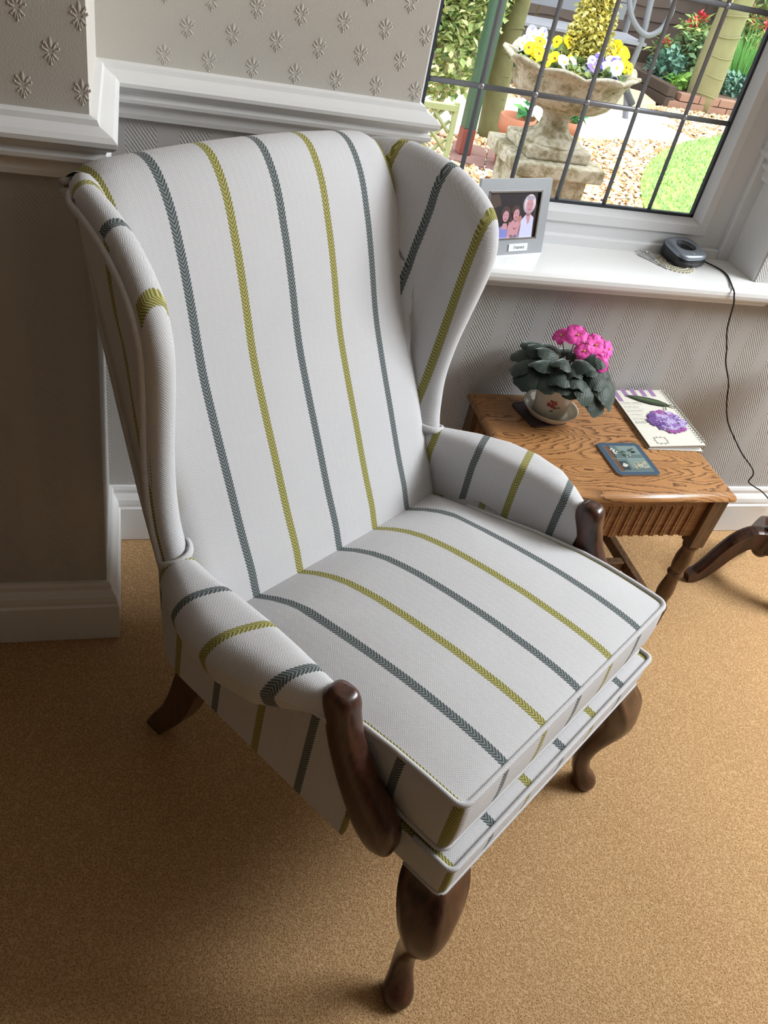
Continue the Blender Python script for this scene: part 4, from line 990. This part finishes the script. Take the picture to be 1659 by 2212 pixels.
def col_mesh(name, V, F_, C_, mat, parent=None, smooth=False):
    """mesh with one colour per face stored in the 'Col' attribute"""
    me = bpy.data.meshes.new(name); me.from_pydata(V, [], F_); a = me.color_attributes.new('Col', 'FLOAT_COLOR', 'CORNER'); fl = []
    for f, c in zip(F_, C_): fl += [c[0], c[1], c[2], 1.0]*len(f)
    a.data.foreach_set('color', fl); return mesh_obj(name, me, mat, parent, smooth)
LC = onz(1580, 395, GZ); LP1 = onz(1386, 395, GZ)
LAWN = [onz(px, py, GZ) for px, py in ((1400, 470), (1388, 440), (1383, 405), (1388, 375), (1405, 350), (1435, 328), (1480, 310), (1530, 300), (1600, 292), (1700, 290))]
LAWN = crom(LAWN, 3)
LAWN_P = [(p.x, p.y) for p in LAWN]+[(9.0, LAWN[-1].y), (9.0, 3.0), (3.1, 3.0)]
def inside(x, y, P):
    c = False; n = len(P)
    for i in range(n):
        x1, y1 = P[i]; x2, y2 = P[(i+1) % n]
        if (y1 > y) != (y2 > y) and x < (x2-x1)*(y-y1)/(y2-y1)+x1: c = not c
    return c
LG = plain('lawn_green', srgb(150, 196, 96), .9, .1, var=.12, sc=5)
lw = poly_prism('lawn', LAWN_P, GZ-.02, GZ+.012, LG); lw['kind'] = 'structure'; lw['label'] = 'curved edge of bright green lawn'; lw['category'] = 'lawn'
rg = random.Random(21); V = []; Fc = []; C_ = []
VEG = attr_mat('foliage_colours', .6, .3); STN = attr_mat('stone_colours', .85, .2); 
lx0, lx1, ly0, ly1 = 3.1, 6.2, 3.6, 7.2
for k in range(26000):
    x = rg.uniform(lx0, lx1); y = rg.uniform(ly0, ly1)
    if not inside(x, y, LAWN_P): continue
    a = rg.uniform(0, PI); h = rg.uniform(.018, .034); w = .006; t = rg.uniform(-.02, .02); o = len(V)
    V += [(x-w*math.cos(a), y-w*math.sin(a), GZ+.010), (x+w*math.cos(a), y+w*math.sin(a), GZ+.010), (x+t, y+rg.uniform(-.02, .02), GZ+.01+h)]; Fc.append((o, o+1, o+2))
    q = rg.uniform(.8, 1.15); C_.append((.38*q, .50*q, .24*q))
tag(col_mesh('lawn_grass', V, Fc, C_, VEG), 'short bright green grass of the lawn', 'grass', kind='stuff')

# gravel
V = []; Fc = []; C_ = []
PAL = [srgb(236, 214, 176), srgb(214, 180, 132), srgb(244, 232, 208), srgb(190, 146, 102), srgb(226, 200, 160), srgb(200, 170, 140), srgb(250, 244, 230), srgb(170, 128, 92)]
OCT = [(1, 0, 0), (0, 1, 0), (-1, 0, 0), (0, -1, 0), (0, 0, 1), (0, 0, -1)]; OF = [(0, 1, 4), (1, 2, 4), (2, 3, 4), (3, 0, 4), (1, 0, 5), (2, 1, 5), (3, 2, 5), (0, 3, 5)]
BEDX = onz(1440, 232, GZ)
def gravel_zone(x, y):
    return not inside(x, y, LAWN_P) and y < BEDX.y-.02+.03*(x-BEDX.x) and y > 3.2
cnt = 0
while cnt < 30000:
    x = rg.uniform(1.0, 6.6); y = 3.2+4.7*rg.random()**.9
    if x > 1.0+y*.76+.6 or x < y*.30-.2: 
        continue
    cnt += 1
    if not gravel_zone(x, y): continue
    s_ = rg.uniform(.013, .030); a = rg.uniform(0, 2*PI); ca, sa = math.cos(a), math.sin(a); e1, e2, e3 = rg.uniform(.8, 1.3), rg.uniform(.6, 1.0), rg.uniform(.4, .75); o = len(V); tx, ty = rg.uniform(-.5, .5), rg.uniform(-.5, .5)
    for (px, py, pz) in OCT:
        u, v, w = px*e1*s_+rg.uniform(-.15, .15)*s_, py*e2*s_+rg.uniform(-.15, .15)*s_, pz*e3*s_
        w += tx*u+ty*v; V.append((x+u*ca-v*sa, y+u*sa+v*ca, GZ+.004+w))
    c = rg.choice(PAL); q = rg.uniform(.8, 1.1)
    for f in OF: Fc.append(tuple(o+i for i in f)); C_.append((c[0]*q, c[1]*q, c[2]*q))
gr = col_mesh('gravel', V, Fc, C_, STN); tag(gr, 'buff and cream gravel covering the garden path', 'gravel', kind='stuff')
structure(box('gravel_bed', .2, 9, 2.2, BEDX.y, GZ-.012, GZ-.006, plain('gravel_base', srgb(150, 118, 84), .95, .1, var=.2, sc=30), None, 0), 'sandy base under the gravel', 'ground')

# pale paving
PAVM = plain('pale_concrete_slab', srgb(232, 224, 212), .8, .2, var=.06, sc=12, bump=.002)
pv = empty('paving', (0, 0, 0)); tag(pv, 'pale paving slabs laid across the gravel behind the urn', 'paving')
def slab_quad(q, parent, mat, name='paving_slab', h=.03):
    P = [Vector((p[0], p[1])) for p in q]; c = sum(P, Vector((0, 0)))/len(P); P = [c+(p-c)*.975 for p in P]
    return poly_prism(name, [(p.x, p.y) for p in P], GZ-.01, GZ+h, mat, parent, .005)
A = onz(1015, 232, GZ); B = onz(1340, 268, GZ); D = onz(1030, 258, GZ); E_ = onz(1285, 290, GZ)
u = Vector((.96, .28)).normalized(); v = Vector((-u.y, u.x)); o2 = Vector((A.x-.5, A.y-.85))
for i in range(5):
    for j in range(2):
        p = o2+u*(.52*i+.26*(j % 2))+v*(.46*j); slab_quad([p, p+u*.52, p+u*.52+v*.46, p+v*.46], pv, PAVM)
# sandstone stepping slab
q = [onz(px, py, GZ) for px, py in ((1285, 228), (1330, 200), (1385, 215), (1412, 238), (1330, 244))]
ss = poly_prism('stepping_stone', [(p.x, p.y) for p in q], GZ, GZ+.07, plain('tan_sandstone', srgb(206, 184, 140), .85, .2, var=.1, sc=6, bump=.004), None, .015); tag(ss, 'tan sandstone slab lying beside the raised bed', 'stone')
# red pavers round the green post
rp = empty('brick_pavers', (0, 0, 0)); tag(rp, 'four dusky red pavers around the foot of the green post', 'paving')
RED = plain('dusky_red_paver', srgb(128, 98, 92), .85, .2, var=.1, bump=.002)
GPc = onz(997, 338, GZ); u = Vector((.93, -.36)); v = Vector((.36, .93))
for i in range(3):
    for j in range(2):
        p = Vector((GPc.x-.14, GPc.y-.14))+u*(.24*i)+v*(.22*j); slab_quad([p, p+u*.24, p+u*.24+v*.22, p+v*.22], rp, RED, 'paver', .022)
gpost = empty('green_metal_post', (GPc.x, GPc.y, GZ)); tag(gpost, 'dark green square metal post with a red foot outside the left panes', 'post')
box('post_shaft', -.042, .042, -.042, .042, .18, 3.4, plain('dark_green_paint', srgb(56, 84, 66), .4, .5, var=.08), gpost, .006); box('post_foot', -.043, .043, -.043, .043, .024, .18, plain('rust_red_foot', srgb(124, 62, 54), .6), gpost, .005)

# foliage helper: leaf clouds
def foliage(name, blobs, n, size, cols, parent, rnd, thin=1.0, shell=.55):
    V = []; Fc = []; C_ = []
    tot = sum(b[1][0]*b[1][1]*b[1][2] for b in blobs)
    for c, r in blobs:
        m = int(n*r[0]*r[1]*r[2]/tot)
        for k in range(m):
            while True:
                x, y, z = rnd.uniform(-1, 1), rnd.uniform(-1, 1), rnd.uniform(-1, 1); d = x*x+y*y+z*z
                if d < 1 and (d > shell*rnd.random()): break
            p = Vector((c[0]+x*r[0], c[1]+y*r[1], c[2]+z*r[2])); s_ = size*rnd.uniform(.6, 1.3)
            q = Matrix.Rotation(rnd.uniform(0, 2*PI), 3, 'Z') @ Matrix.Rotation(rnd.uniform(-1.1, .9), 3, 'Y') @ Matrix.Rotation(rnd.uniform(-.6, .6), 3, 'X'); o = len(V)
            for a, b, h in ((0, 0, 0), (.5, .34*thin, .08), (1, 0, -.08), (.5, -.34*thin, .08)): V.append(p+q @ Vector((a*s_, b*s_, h*s_)))
            Fc += [(o, o+1, o+2), (o, o+2, o+3)]; cc = rnd.choice(cols); g_ = rnd.uniform(.75, 1.2); cc = (cc[0]*g_, cc[1]*g_, cc[2]*g_); C_ += [cc, cc]
    o = col_mesh(name, V, Fc, C_, VEG, parent); o['kind'] = 'stuff'; return o
BARK = plain('mossy_bark', srgb(108, 106, 74), .9, .15, var=.25, sc=14, bump=.012)
# tall pale green bush by the left of the window, with trellis
rnd = random.Random(31)
bp = at(962, 60, 5.9); bush = empty('climbing_bush', (bp.x-.02, 5.9, GZ)); bush.scale = (1.3, 1.1, 1.15); tag(bush, 'tall pale green leafy bush seen at the left edge of the window', 'bush')
foliage('foliage', [((0.04, 0, .42), (.22, .2, .26)), ((.12, 0, .80), (.22, .22, .35)), ((-.05, .05, .72), (.26, .28, .32)), ((.0, 0, 1.15), (.34, .34, .5)), ((-.25, .1, .8), (.30, .3, .5))], 17000, .046, [srgb(178, 192, 124), srgb(206, 212, 150), srgb(150, 172, 100), srgb(220, 224, 168), srgb(120, 148, 90)], bush, rnd)
for k in range(6):
    a = rnd.uniform(0, 6); tube('stem', [(.05*math.cos(a), .05*math.sin(a), 0), (.12*math.cos(a+.5), .10*math.sin(a+.5), .45), (.20*math.cos(a+.9), .16*math.sin(a+.9), .95), (.22*math.cos(a+1.2), .2*math.sin(a+1.2), 1.5)], [.012, .011, .009, .005], plain('pale_twig', srgb(176, 170, 120), .8) if k == 0 else bpy.data.materials['pale_twig'], bush, 6, smoothn=3)
tr = empty('trellis', (0, 0, 0)); tag(tr, 'weathered diamond trellis panel low behind the bush', 'trellis')
TW = plain('weathered_trellis_wood', srgb(160, 168, 124), .85, .2, var=.12)
tc = at(945, 250, 4.75); TZ0, TZ1 = GZ+.125, GZ+.43
for sg in (1, -1):
    for k in range(-9, 7):
        x = tc.x+k*.10; z0, z1 = TZ0, TZ1; xa, xb = x-sg*.1525, x+sg*.1525
        pts = []
        for (xx, zz) in ((xa, z0), (xb, z1)): pts.append((xx, zz))
        (x1, zA), (x2, zB) = pts; lo, hi = tc.x-.62, tc.x+.08
        def clip(x1, zA, x2, zB):
            out = []
            for X_ in (x1, x2): out.append(min(max(X_, lo), hi))
            f = lambda X_: zA+(zB-zA)*(X_-x1)/(x2-x1)
            return out[0], f(out[0]), out[1], f(out[1])
        a1, b1, a2, b2 = clip(x1, zA, x2, zB)
        if abs(a1-a2) < .02: continue
        tube('trellis_slat', [(a1, 4.75+.008*sg, b1), (a2, 4.75+.008*sg, b2)], [(.005, .010)]*2, TW, tr, 4, up0=(0, 0, 1))
for z in (TZ0, TZ1): box('trellis_rail', tc.x-.64, tc.x+.10, 4.73, 4.77, z-.016, z+.016, TW, tr, .002)
for x in (tc.x-.64, tc.x+.10): box('trellis_post', x-.014, x+.014, 4.735, 4.765, GZ, TZ1+.03, TW, tr, .002)

# stone urn on a plinth
STONE = (lambda: (lambda g: (g.base(g.ramp(g.M('ADD', g.M('MULTIPLY', g.noise(g.obj()[0], 9, 5, .65), .7), g.M('MULTIPLY', g.noise(g.obj()[0], 40, 3), .3)), [(.30, srgb(84, 80, 54)), (.43, srgb(128, 120, 96)), (.55, srgb(172, 166, 150)), (.70, srgb(128, 106, 86))])), g.bump(g.noise(g.obj()[0], 45, 4, .7), .8, .008), g.m)[2])(G('weathered_garden_stone', .9, .15)))()
UC = at(1196, 225, 3.7); UX, UY = UC.x+.03, 3.7
urn = empty('stone_urn', (UX, UY, .400)); urn.scale = (1, 1, .852); tag(urn, 'weathered stone garden urn with a scalloped rim, seen through the window', 'urn')
def uf(r, z, a, i):
    lob = abs(math.cos(a*4.5)); k = max(0, min(1, (z-.22)/.20)); return r*(1+.09*k*(lob-.5)), z+(.026*k*k*(lob-.4) if z > .34 else 0)
box('urn_foot_block', -.155, .155, -.155, .155, .0, .062, STONE, urn, .012)
lathe('urn_stem', [(.150, .058), (.146, .072), (.122, .086), (.090, .104), (.070, .130), (.062, .165), (.066, .195), (.088, .214), (.108, .226), (.05, .232)], STONE, urn, 36)
lathe('urn_bowl', [(.05, .220), (.125, .226), (.178, .242), (.210, .268), (.230, .302), (.240, .340), (.250, .376), (.272, .408), (.298, .428), (.293, .440), (.266, .436), (.244, .412), (.225, .390), (0, .385)], STONE, urn, 90, uf)
lathe('urn_soil', [(.235, .395), (.12, .410), (0, .415)], SOIL, urn, 24)
pl_ = empty('stone_plinth', (UX, UY, GZ)); tag(pl_, 'square weathered stone plinth carrying the urn', 'plinth')
box('plinth_cap', -.215, .215, -.215, .215, .490, .550, STONE, pl_, .008); box('plinth_block', -.165, .165, -.165, .165, 0, .490, STONE, pl_, .006)
# golden dwarf conifer
con = empty('golden_conifer', (UX+.065, UY+.04, .335+.395)); tag(con, 'small golden conifer growing up from the stone urn', 'conifer')
foliage('conifer_foliage', [((0, 0, .08+.055*k), (.115-.011*k,)*2+(.07,)) for k in range(10)], 5200, .026, [srgb(236, 222, 120), srgb(206, 196, 100), srgb(248, 238, 160), srgb(160, 158, 84)], con, random.Random(4), 1.0)
tube('conifer_trunk', [(0, 0, 0), (0, 0, .4)], [.010, .005], BARK, con, 6)
# pansies
def pansy(mat_main, mat_eye, mat_low):
    V = []; Fc = []; mi = []
    for k, (a, r, m) in enumerate(((90, .017, 0), (55, .015, 0), (125, .015, 0), (10, .014, 2), (170, .014, 2), (-90, .019, 2))):
        a = math.radians(a); cx, cy = .013*math.cos(a), .013*math.sin(a); o = len(V)
        V.append((cx, cy, .003*k*.4)); 
        for q in range(9): t = 2*PI*q/9; V.append((cx+r*math.cos(t), cy+r*math.sin(t), .0015*k-.003+.002*math.sin(t*2)))
        for q in range(9): Fc.append((o, o+1+q, o+1+(q+1) % 9)); mi.append(m)
    o = len(V)
    for q in range(7): t = 2*PI*q/7; V.append((.0055*math.cos(t), -.003+.0055*math.sin(t), .0065))
    Fc.append(tuple(range(o, o+7))); mi.append(1)
    me = bpy.data.meshes.new('pansy'); me.from_pydata(V, [], Fc); me.polygons.foreach_set('material_index', mi)
    for m in (mat_main, mat_eye, mat_low): me.materials.append(m)
    return me
yl = plain('pansy_yellow', srgb(246, 220, 40), .6, .2); ye = plain('pansy_eye', srgb(120, 70, 30), .6); ll = plain('pansy_lilac', srgb(190, 190, 240), .6); lv = plain('pansy_violet', srgb(120, 100, 200), .6); lw_ = plain('pansy_white', srgb(240, 240, 250), .6)
PM_ = {'yellow': pansy(yl, ye, yl), 'lilac': pansy(ll, yl, lw_), 'violet': pansy(ll, yl, lv)}
rnd = random.Random(8)
def put_pansy(kind, x, y, z, label, group):
    o = bpy.data.objects.new('pansy', PM_[kind]); COL.objects.link(o); o.location = (x, y, z)
    o.rotation_euler = (math.radians(rnd.uniform(35, 80)), rnd.uniform(-.4, .4), math.radians(rnd.uniform(-45, 20))); s_ = rnd.uniform(.75, 1.15); o.scale = (s_,)*3; tag(o, label, 'flower', group)
UR = .335
for k in range(22): put_pansy('yellow' if k % 5 else 'lilac', UX-.13+rnd.uniform(-.11, .10), UY-.05+rnd.uniform(-.10, .12), UR+.46+rnd.uniform(-.03, .05), ('yellow' if k % 5 else 'pale lilac')+' pansy in the left half of the stone urn', ('yellow' if k % 5 else 'pale lilac')+' pansies on the left of the urn')
for k in range(16): put_pansy('yellow', UX+.18+rnd.uniform(-.05, .07), UY-.02+rnd.uniform(-.12, .12), UR+.45+rnd.uniform(-.02, .07), 'yellow pansy at the right rim of the urn', 'yellow pansies on the right of the urn')
for k in range(24): put_pansy('lilac' if k % 3 else 'violet', UX+.04+rnd.uniform(-.07, .10), UY-.16+rnd.uniform(-.06, .08), UR+.44+rnd.uniform(-.02, .05), 'lilac and white pansy at the front of the urn', 'lilac pansies at the front of the urn')
for k in range(9): put_pansy('lilac', UX-.20+rnd.uniform(-.04, .10), UY+.10+rnd.uniform(-.05, .06), UR+.47+rnd.uniform(-.01, .04), 'pale lilac pansy at the back left of the urn', 'pale lilac pansies at the back of the urn')
pg = empty('pansy_leaves', (UX, UY, UR+.40)); tag(pg, 'green pansy leaves filling the stone urn', 'foliage')
foliage('pansy_foliage', [((0, 0, .01), (.25, .25, .055))], 1500, .040, [srgb(120, 140, 80), srgb(90, 116, 78), srgb(150, 160, 90)], pg, random.Random(9))
# terracotta pots
TC_ = plain('terracotta', srgb(168, 112, 88), .85, .2, var=.08, sc=14)
for i, (px, py, Y, r_, lab) in enumerate(((1118, 262, 5.2, .115, 'terracotta pot with a green shoot left of the urn'), (1222, 268, 5.6, .10, 'terracotta pot mostly hidden behind the stem of the urn'))):
    c = at(px, py, Y); pt = empty('terracotta_pot', (c.x, Y, GZ)); tag(pt, lab, 'flower pot'); h = c.z-GZ+.03
    lathe('pot_body', [(0, .01), (r_*.66, 0), (r_*.9, h*.72), (r_, h*.74), (r_*1.02, h), (r_*.92, h), (r_*.86, h*.9), (0, h*.88)], TC_, pt, 28)
    foliage('pot_shoot', [((r_*.4, 0, h+.03), (.04, .04, .07))], 14, .11, [srgb(110, 170, 90), srgb(70, 140, 90)], pt, rnd, .9)

# trees
def trunk(px, py, Y, r, h, label, cat='tree', mat=BARK, name='tree_trunk', lab2=None):
    c = at(px, py, Y); t = empty(name, (c.x, Y, GZ)); tag(t, label, cat)
    P = [Vector((rnd.uniform(-.02, .02), rnd.uniform(-.02, .02), h*k/9)) for k in range(10)]
    tube('trunk', P, [r*(1.12-.02*k)*(1+.05*math.sin(k*2.1)) for k in range(10)], mat, t, 14, smoothn=3); return t, c
t1, c1 = trunk(1110, 60, 5.9, .070, 2.9, 'mossy green trunk standing left behind the urn')
LTR = (.62, .60, .42, 1)
BARK2 = plain('lichen_covered_wood', srgb(134, 128, 94), .9, .15, var=.18, sc=10, bump=.01)
t2, c2_ = trunk(1508, 225, 7.85, .135, 3.6, 'thick pale trunk with snapped ivy stems on the right', mat=BARK2)
for tt, R_, mt, hh in ((t1, .070, BARK, 2.6), (t2, .14, BARK2, 3.2)):
    for k in range(18):
        z = .15+k*hh/19; vs_ = [(R_*1.04*math.cos(a), R_*1.04*math.sin(a), z+.012*math.sin(a*2+k)) for a in [-2.9+.14*q for q in range(int(12+6*rnd.random()))]]
        tube('ivy_ring', vs_, .007, mt, tt, 5)
for k in range(4): tube('ivy_stem', [(-.17+.02*k, -.10, .8+.1*k), (-.10+.03*k, -.15, 1.15+.1*k), (.02+.03*k, -.16, 1.6), (.12, -.10, 2.1)], .008, bpy.data.materials['pale_twig'], t2, 5, smoothn=3)

# overlapping board fence at the back
fe = empty('board_fence', (0, 0, 0)); tag(fe, 'dark brown fence of overlapping rough boards at the back of the garden', 'fence')
FM_ = plain('dark_weathered_fence_board', srgb(92, 80, 74), .9, .15, var=.25, sc=6, bump=.006)
FY = 9.3
for seg in range(7):
    x0 = 1.0+seg*1.25
    for k in range(12):
        z0 = GZ+.12+k*.125; n = 9; vs = []
        for i in range(n):
            x = x0+1.22*i/(n-1); wv = .012*math.sin(i*1.7+k*2.3+seg)
            vs += [(x, FY-.030, z0+wv), (x, FY-.008, z0+.150), (x, FY+.004, z0+.150), (x, FY-.014, z0+wv)]
        fs = [(i*4+j, i*4+(j+1) % 4, (i+1)*4+(j+1) % 4, (i+1)*4+j) for i in range(n-1) for j in range(4)]+[(0, 1, 2, 3), tuple((n-1)*4+j for j in (3, 2, 1, 0))]
        from_py('fence_board', vs, fs, FM_, fe, False)
    box('fence_post', x0-.05, x0+.03, FY-.05, FY+.04, GZ, GZ+1.75, FM_, fe, .004)
    box('gravel_board', x0+.03, x0+1.2, FY-.03, FY+.0, GZ-.01, GZ+.13, FM_, fe, .003)

# garden bench with curved tubular ends
GRY = plain('grey_weathered_bench_board', srgb(126, 126, 132), .8, .2, var=.12, sc=5); TUB = plain('grey_metal_tube', srgb(112, 112, 118), .5, .4, .3)
bn = empty('garden_bench', (0, 0, 0)); tag(bn, 'grey garden bench with curved tubular ends behind the urn', 'bench')
BY = 7.0
def bpt(px, py, dy=0): return at(px, py, BY+dy)
sa, sb = bpt(1092, 62), bpt(1402, 88); zs_ = (sa.z+sb.z)/2+.0
x0, x1 = at(1086, 70, BY).x, at(1400, 80, BY).x
for k in range(4): box('seat_slat', x0, x1, BY-.02+.10*k, BY+.065+.10*k, .415, .440, GRY, bn, .004)
for k in range(4): box('back_slat', x0+.02, x1-.05, BY+.40+.02*k, BY+.425+.02*k, .52+.125*k, .638+.125*k, GRY, bn, .004)
for X_ in (x0, x1):
    d_ = 1
    tube('bench_leg', [(X_, BY-.10, GZ), (X_-.02, BY-.06, GZ+.12), (X_-.06, BY, GZ+.35), (X_-.05, BY, GZ+.62), (X_-.06, BY+.05, GZ+.95), (X_-.03, BY+.1, GZ+1.3)], .026, TUB, bn, 10, smoothn=4)
    tube('bench_leg', [(X_, BY+.45, GZ), (X_, BY+.42, GZ+.3), (X_, BY+.40, GZ+.62), (X_, BY+.46, GZ+1.15)], .024, TUB, bn, 10, smoothn=3)
    tube('bench_arm', [(X_-.26, BY+.10, 1.0), (X_-.27, BY+.05, .78), (X_-.20, BY, .60), (X_-.04, BY-.02, .50), (X_+.08, BY-.02, .56), (X_+.13, BY, .70), (X_+.10, BY+.02, .78)], .022, TUB, bn, 10, smoothn=4)
    tube('bench_scroll', [(X_+.10, BY+.02, .78), (X_-.02, BY+.02, .86), (X_-.14, BY+.04, .98)], .019, TUB, bn, 8, smoothn=4)
tube('bench_hoop', [(x1-.42, BY+.1, GZ+.32), (x1-.25, BY, GZ+.36), (x1-.12, BY-.05, GZ+.28), (x1+.02, BY-.08, GZ+.14)], .030, plain('dark_cast_iron', srgb(62, 62, 66), .6), bn, 8, smoothn=4)

# raised bed with brick and timber edge
bed = empty('raised_bed', (0, 0, 0)); tag(bed, 'raised flower bed edged in brown brick and dark timber', 'flower bed')
BK = plain('brown_brick', srgb(150, 116, 100), .85, .2, var=.15, sc=10, bump=.003)
bx, by = BEDX.x, BEDX.y
for k in range(16):
    for r_ in range(2): box('brick', bx+k*.222+(.11 if r_ else 0), bx+k*.222+.212+(.11 if r_ else 0), by+.0, by+.10, GZ+r_*.072, GZ+r_*.072+.064, BK, bed, .004)
tl = at(1335, 150, 8.6)
dirv = (Vector((tl.x, 9.1))-Vector((bx, by))).normalized(); nv_ = Vector((-dirv.y, dirv.x)); Lw = (Vector((tl.x, 9.1))-Vector((bx, by))).length
TMB = plain('dark_timber_edging', srgb(78, 66, 58), .85, .15, var=.2)
for r_ in range(2):
    M = Matrix.Translation((bx, by, GZ+.095*r_)) @ Matrix.Rotation(math.atan2(dirv.y, dirv.x), 4, 'Z'); box('timber_sleeper', 0, Lw, -.05, .05, 0, .088, TMB, bed, .006, M=M)
poly_prism('bed_soil', [(bx, by+.08), (bx+4.2, by+.08), (bx+4.2, FY-.06), (tl.x+.1, FY-.06), (tl.x+.05, 9.0)], GZ, GZ+.12, SOIL, bed)
box('bed_back_timber', tl.x, bx+4.2, FY-.22, FY-.12, GZ+.1, GZ+.24, TMB, bed, .006)
# plants in the bed
def plant(px, py, Y, blobs, n, size, cols, label, name='bed_plant', thin=1.0, cat='plant', stems=0):
    c = at(px, py, Y); p = empty(name, (c.x, Y, GZ+.11)); tag(p, label, cat)
    foliage('foliage', blobs, n, size, cols, p, rnd, thin)
    for k in range(stems):
        a = 2*PI*k/stems; b = blobs[k % len(blobs)][0]; tube('stem', [(.02*math.cos(a), .02*math.sin(a), 0), (b[0]*.5, b[1]*.5, b[2]*.5), b], .008, BARK, p, 5)
    return p
GR1 = [srgb(110, 140, 96), srgb(80, 112, 78), srgb(150, 176, 120)]; GR2 = [srgb(150, 190, 90), srgb(120, 168, 80)]; GR3 = [srgb(110, 150, 130), srgb(80, 120, 104)]
plant(1432, 170, 8.25, [((0, 0, .14), (.20, .16, .15))], 420, .075, GR3, 'blue green leafy clump beside the timber edge of the bed')
plant(1487, 145, 8.7, [((0, 0, .20), (.24, .18, .20))], 420, .10, GR1, 'mid green leafy plant in the middle of the bed')
plant(1462, 208, 8.05, [((0, 0, .05), (.18, .10, .07))], 260, .075, GR2, 'low bright green plant by the corner of the bed')
plant(1570, 205, 8.15, [((0, 0, .08), (.22, .12, .11))], 420, .065, GR3, 'small grey green plant right of the thick trunk')
plant(1545, 160, 8.4, [((.0, 0, .12), (.12, .12, .12))], 180, .06, GR1, 'small dark plant behind the thick trunk')
# upright grass clump
gc = at(1585, 185, 8.5); gp_ = empty('grass_clump', (gc.x+.05, 8.5, GZ+.1)); tag(gp_, 'tall bright green grassy clump right of the thick trunk', 'plant'); V = []; Fc = []; C_ = []
for k in range(420):
    a = rnd.uniform(0, 2*PI); r_ = .16*math.sqrt(rnd.random()); x, y = r_*math.cos(a), r_*math.sin(a); h = rnd.uniform(.35, .62); lx, ly = x*1.1+rnd.uniform(-.08, .08), y*1.1+rnd.uniform(-.08, .08); o = len(V)
    V += [(x-.006, y, 0), (x+.006, y, 0), (x+lx*.5+.004, y+ly*.5, h*.6), (x+lx, y+ly, h), (x+lx*.5-.004, y+ly*.5, h*.6)]; Fc.append((o, o+1, o+2, o+3, o+4)); q = rnd.uniform(.8, 1.2); C_.append((.20*q, .46*q, .12*q))
gb = col_mesh('grass_blades', V, Fc, C_, VEG, gp_); gb['kind'] = 'stuff'
# red flowering shrubs
def red_shrub(px, py, Y, heads, label):
    c = at(px, py, Y); p = empty('red_tipped_shrub', (c.x, Y, GZ+.11)); tag(p, label, 'shrub'); z0 = c.z-GZ-.11
    foliage('foliage', [((hx, hy, z0+hz-.05), (.12, .10, .09)) for hx, hy, hz in heads], 90*len(heads), .10, [srgb(150, 170, 100), srgb(188, 196, 120), srgb(104, 130, 80)], p, rnd, .55)
    for hx, hy, hz in heads:
        tube('stem', [(hx*.2, hy*.2, 0), (hx*.7, hy*.7, (z0+hz)*.55), (hx, hy, z0+hz-.05)], .009, BARK, p, 5, smoothn=3)
        t = foliage('red_tip', [((hx, hy-.03, z0+hz+.04), (.05, .04, .03))], 16, .065, [srgb(226, 50, 70), srgb(240, 90, 100), srgb(200, 36, 60)], p, rnd, .8)
red_shrub(1495, 55, 8.8, [(0, 0, 0), (-.22, .05, -.22), (-.06, 0, -.20), (.12, .1, .05)], 'red tipped shrub against the fence left of the thick trunk')
red_shrub(1618, 50, 8.7, [(0, 0, 0), (.2, 0, -.02), (-.08, 0, .10), (.12, -.1, -.22), (.3, .1, .12), (.05, .1, -.2)], 'red tipped yellow green shrub right of the thick trunk')
plant(1600, 10, 9.0, [((0, 0, .9), (.5, .2, .3)), ((.5, 0, 1.1), (.5, .2, .35))], 900, .09, [srgb(150, 170, 100), srgb(110, 136, 84)], 'loose green shrub along the top of the fence at right', 'tall_shrub', .8, 'shrub', 2)
plant(1140, 40, 7.9, [((-.5, 0, .9), (.6, .3, .6)), ((.2, 0, 1.2), (.5, .3, .5))], 1100, .09, [srgb(120, 140, 90), srgb(80, 100, 70)], 'dark green shrub behind the bench', 'tall_shrub', .8, 'shrub', 2)
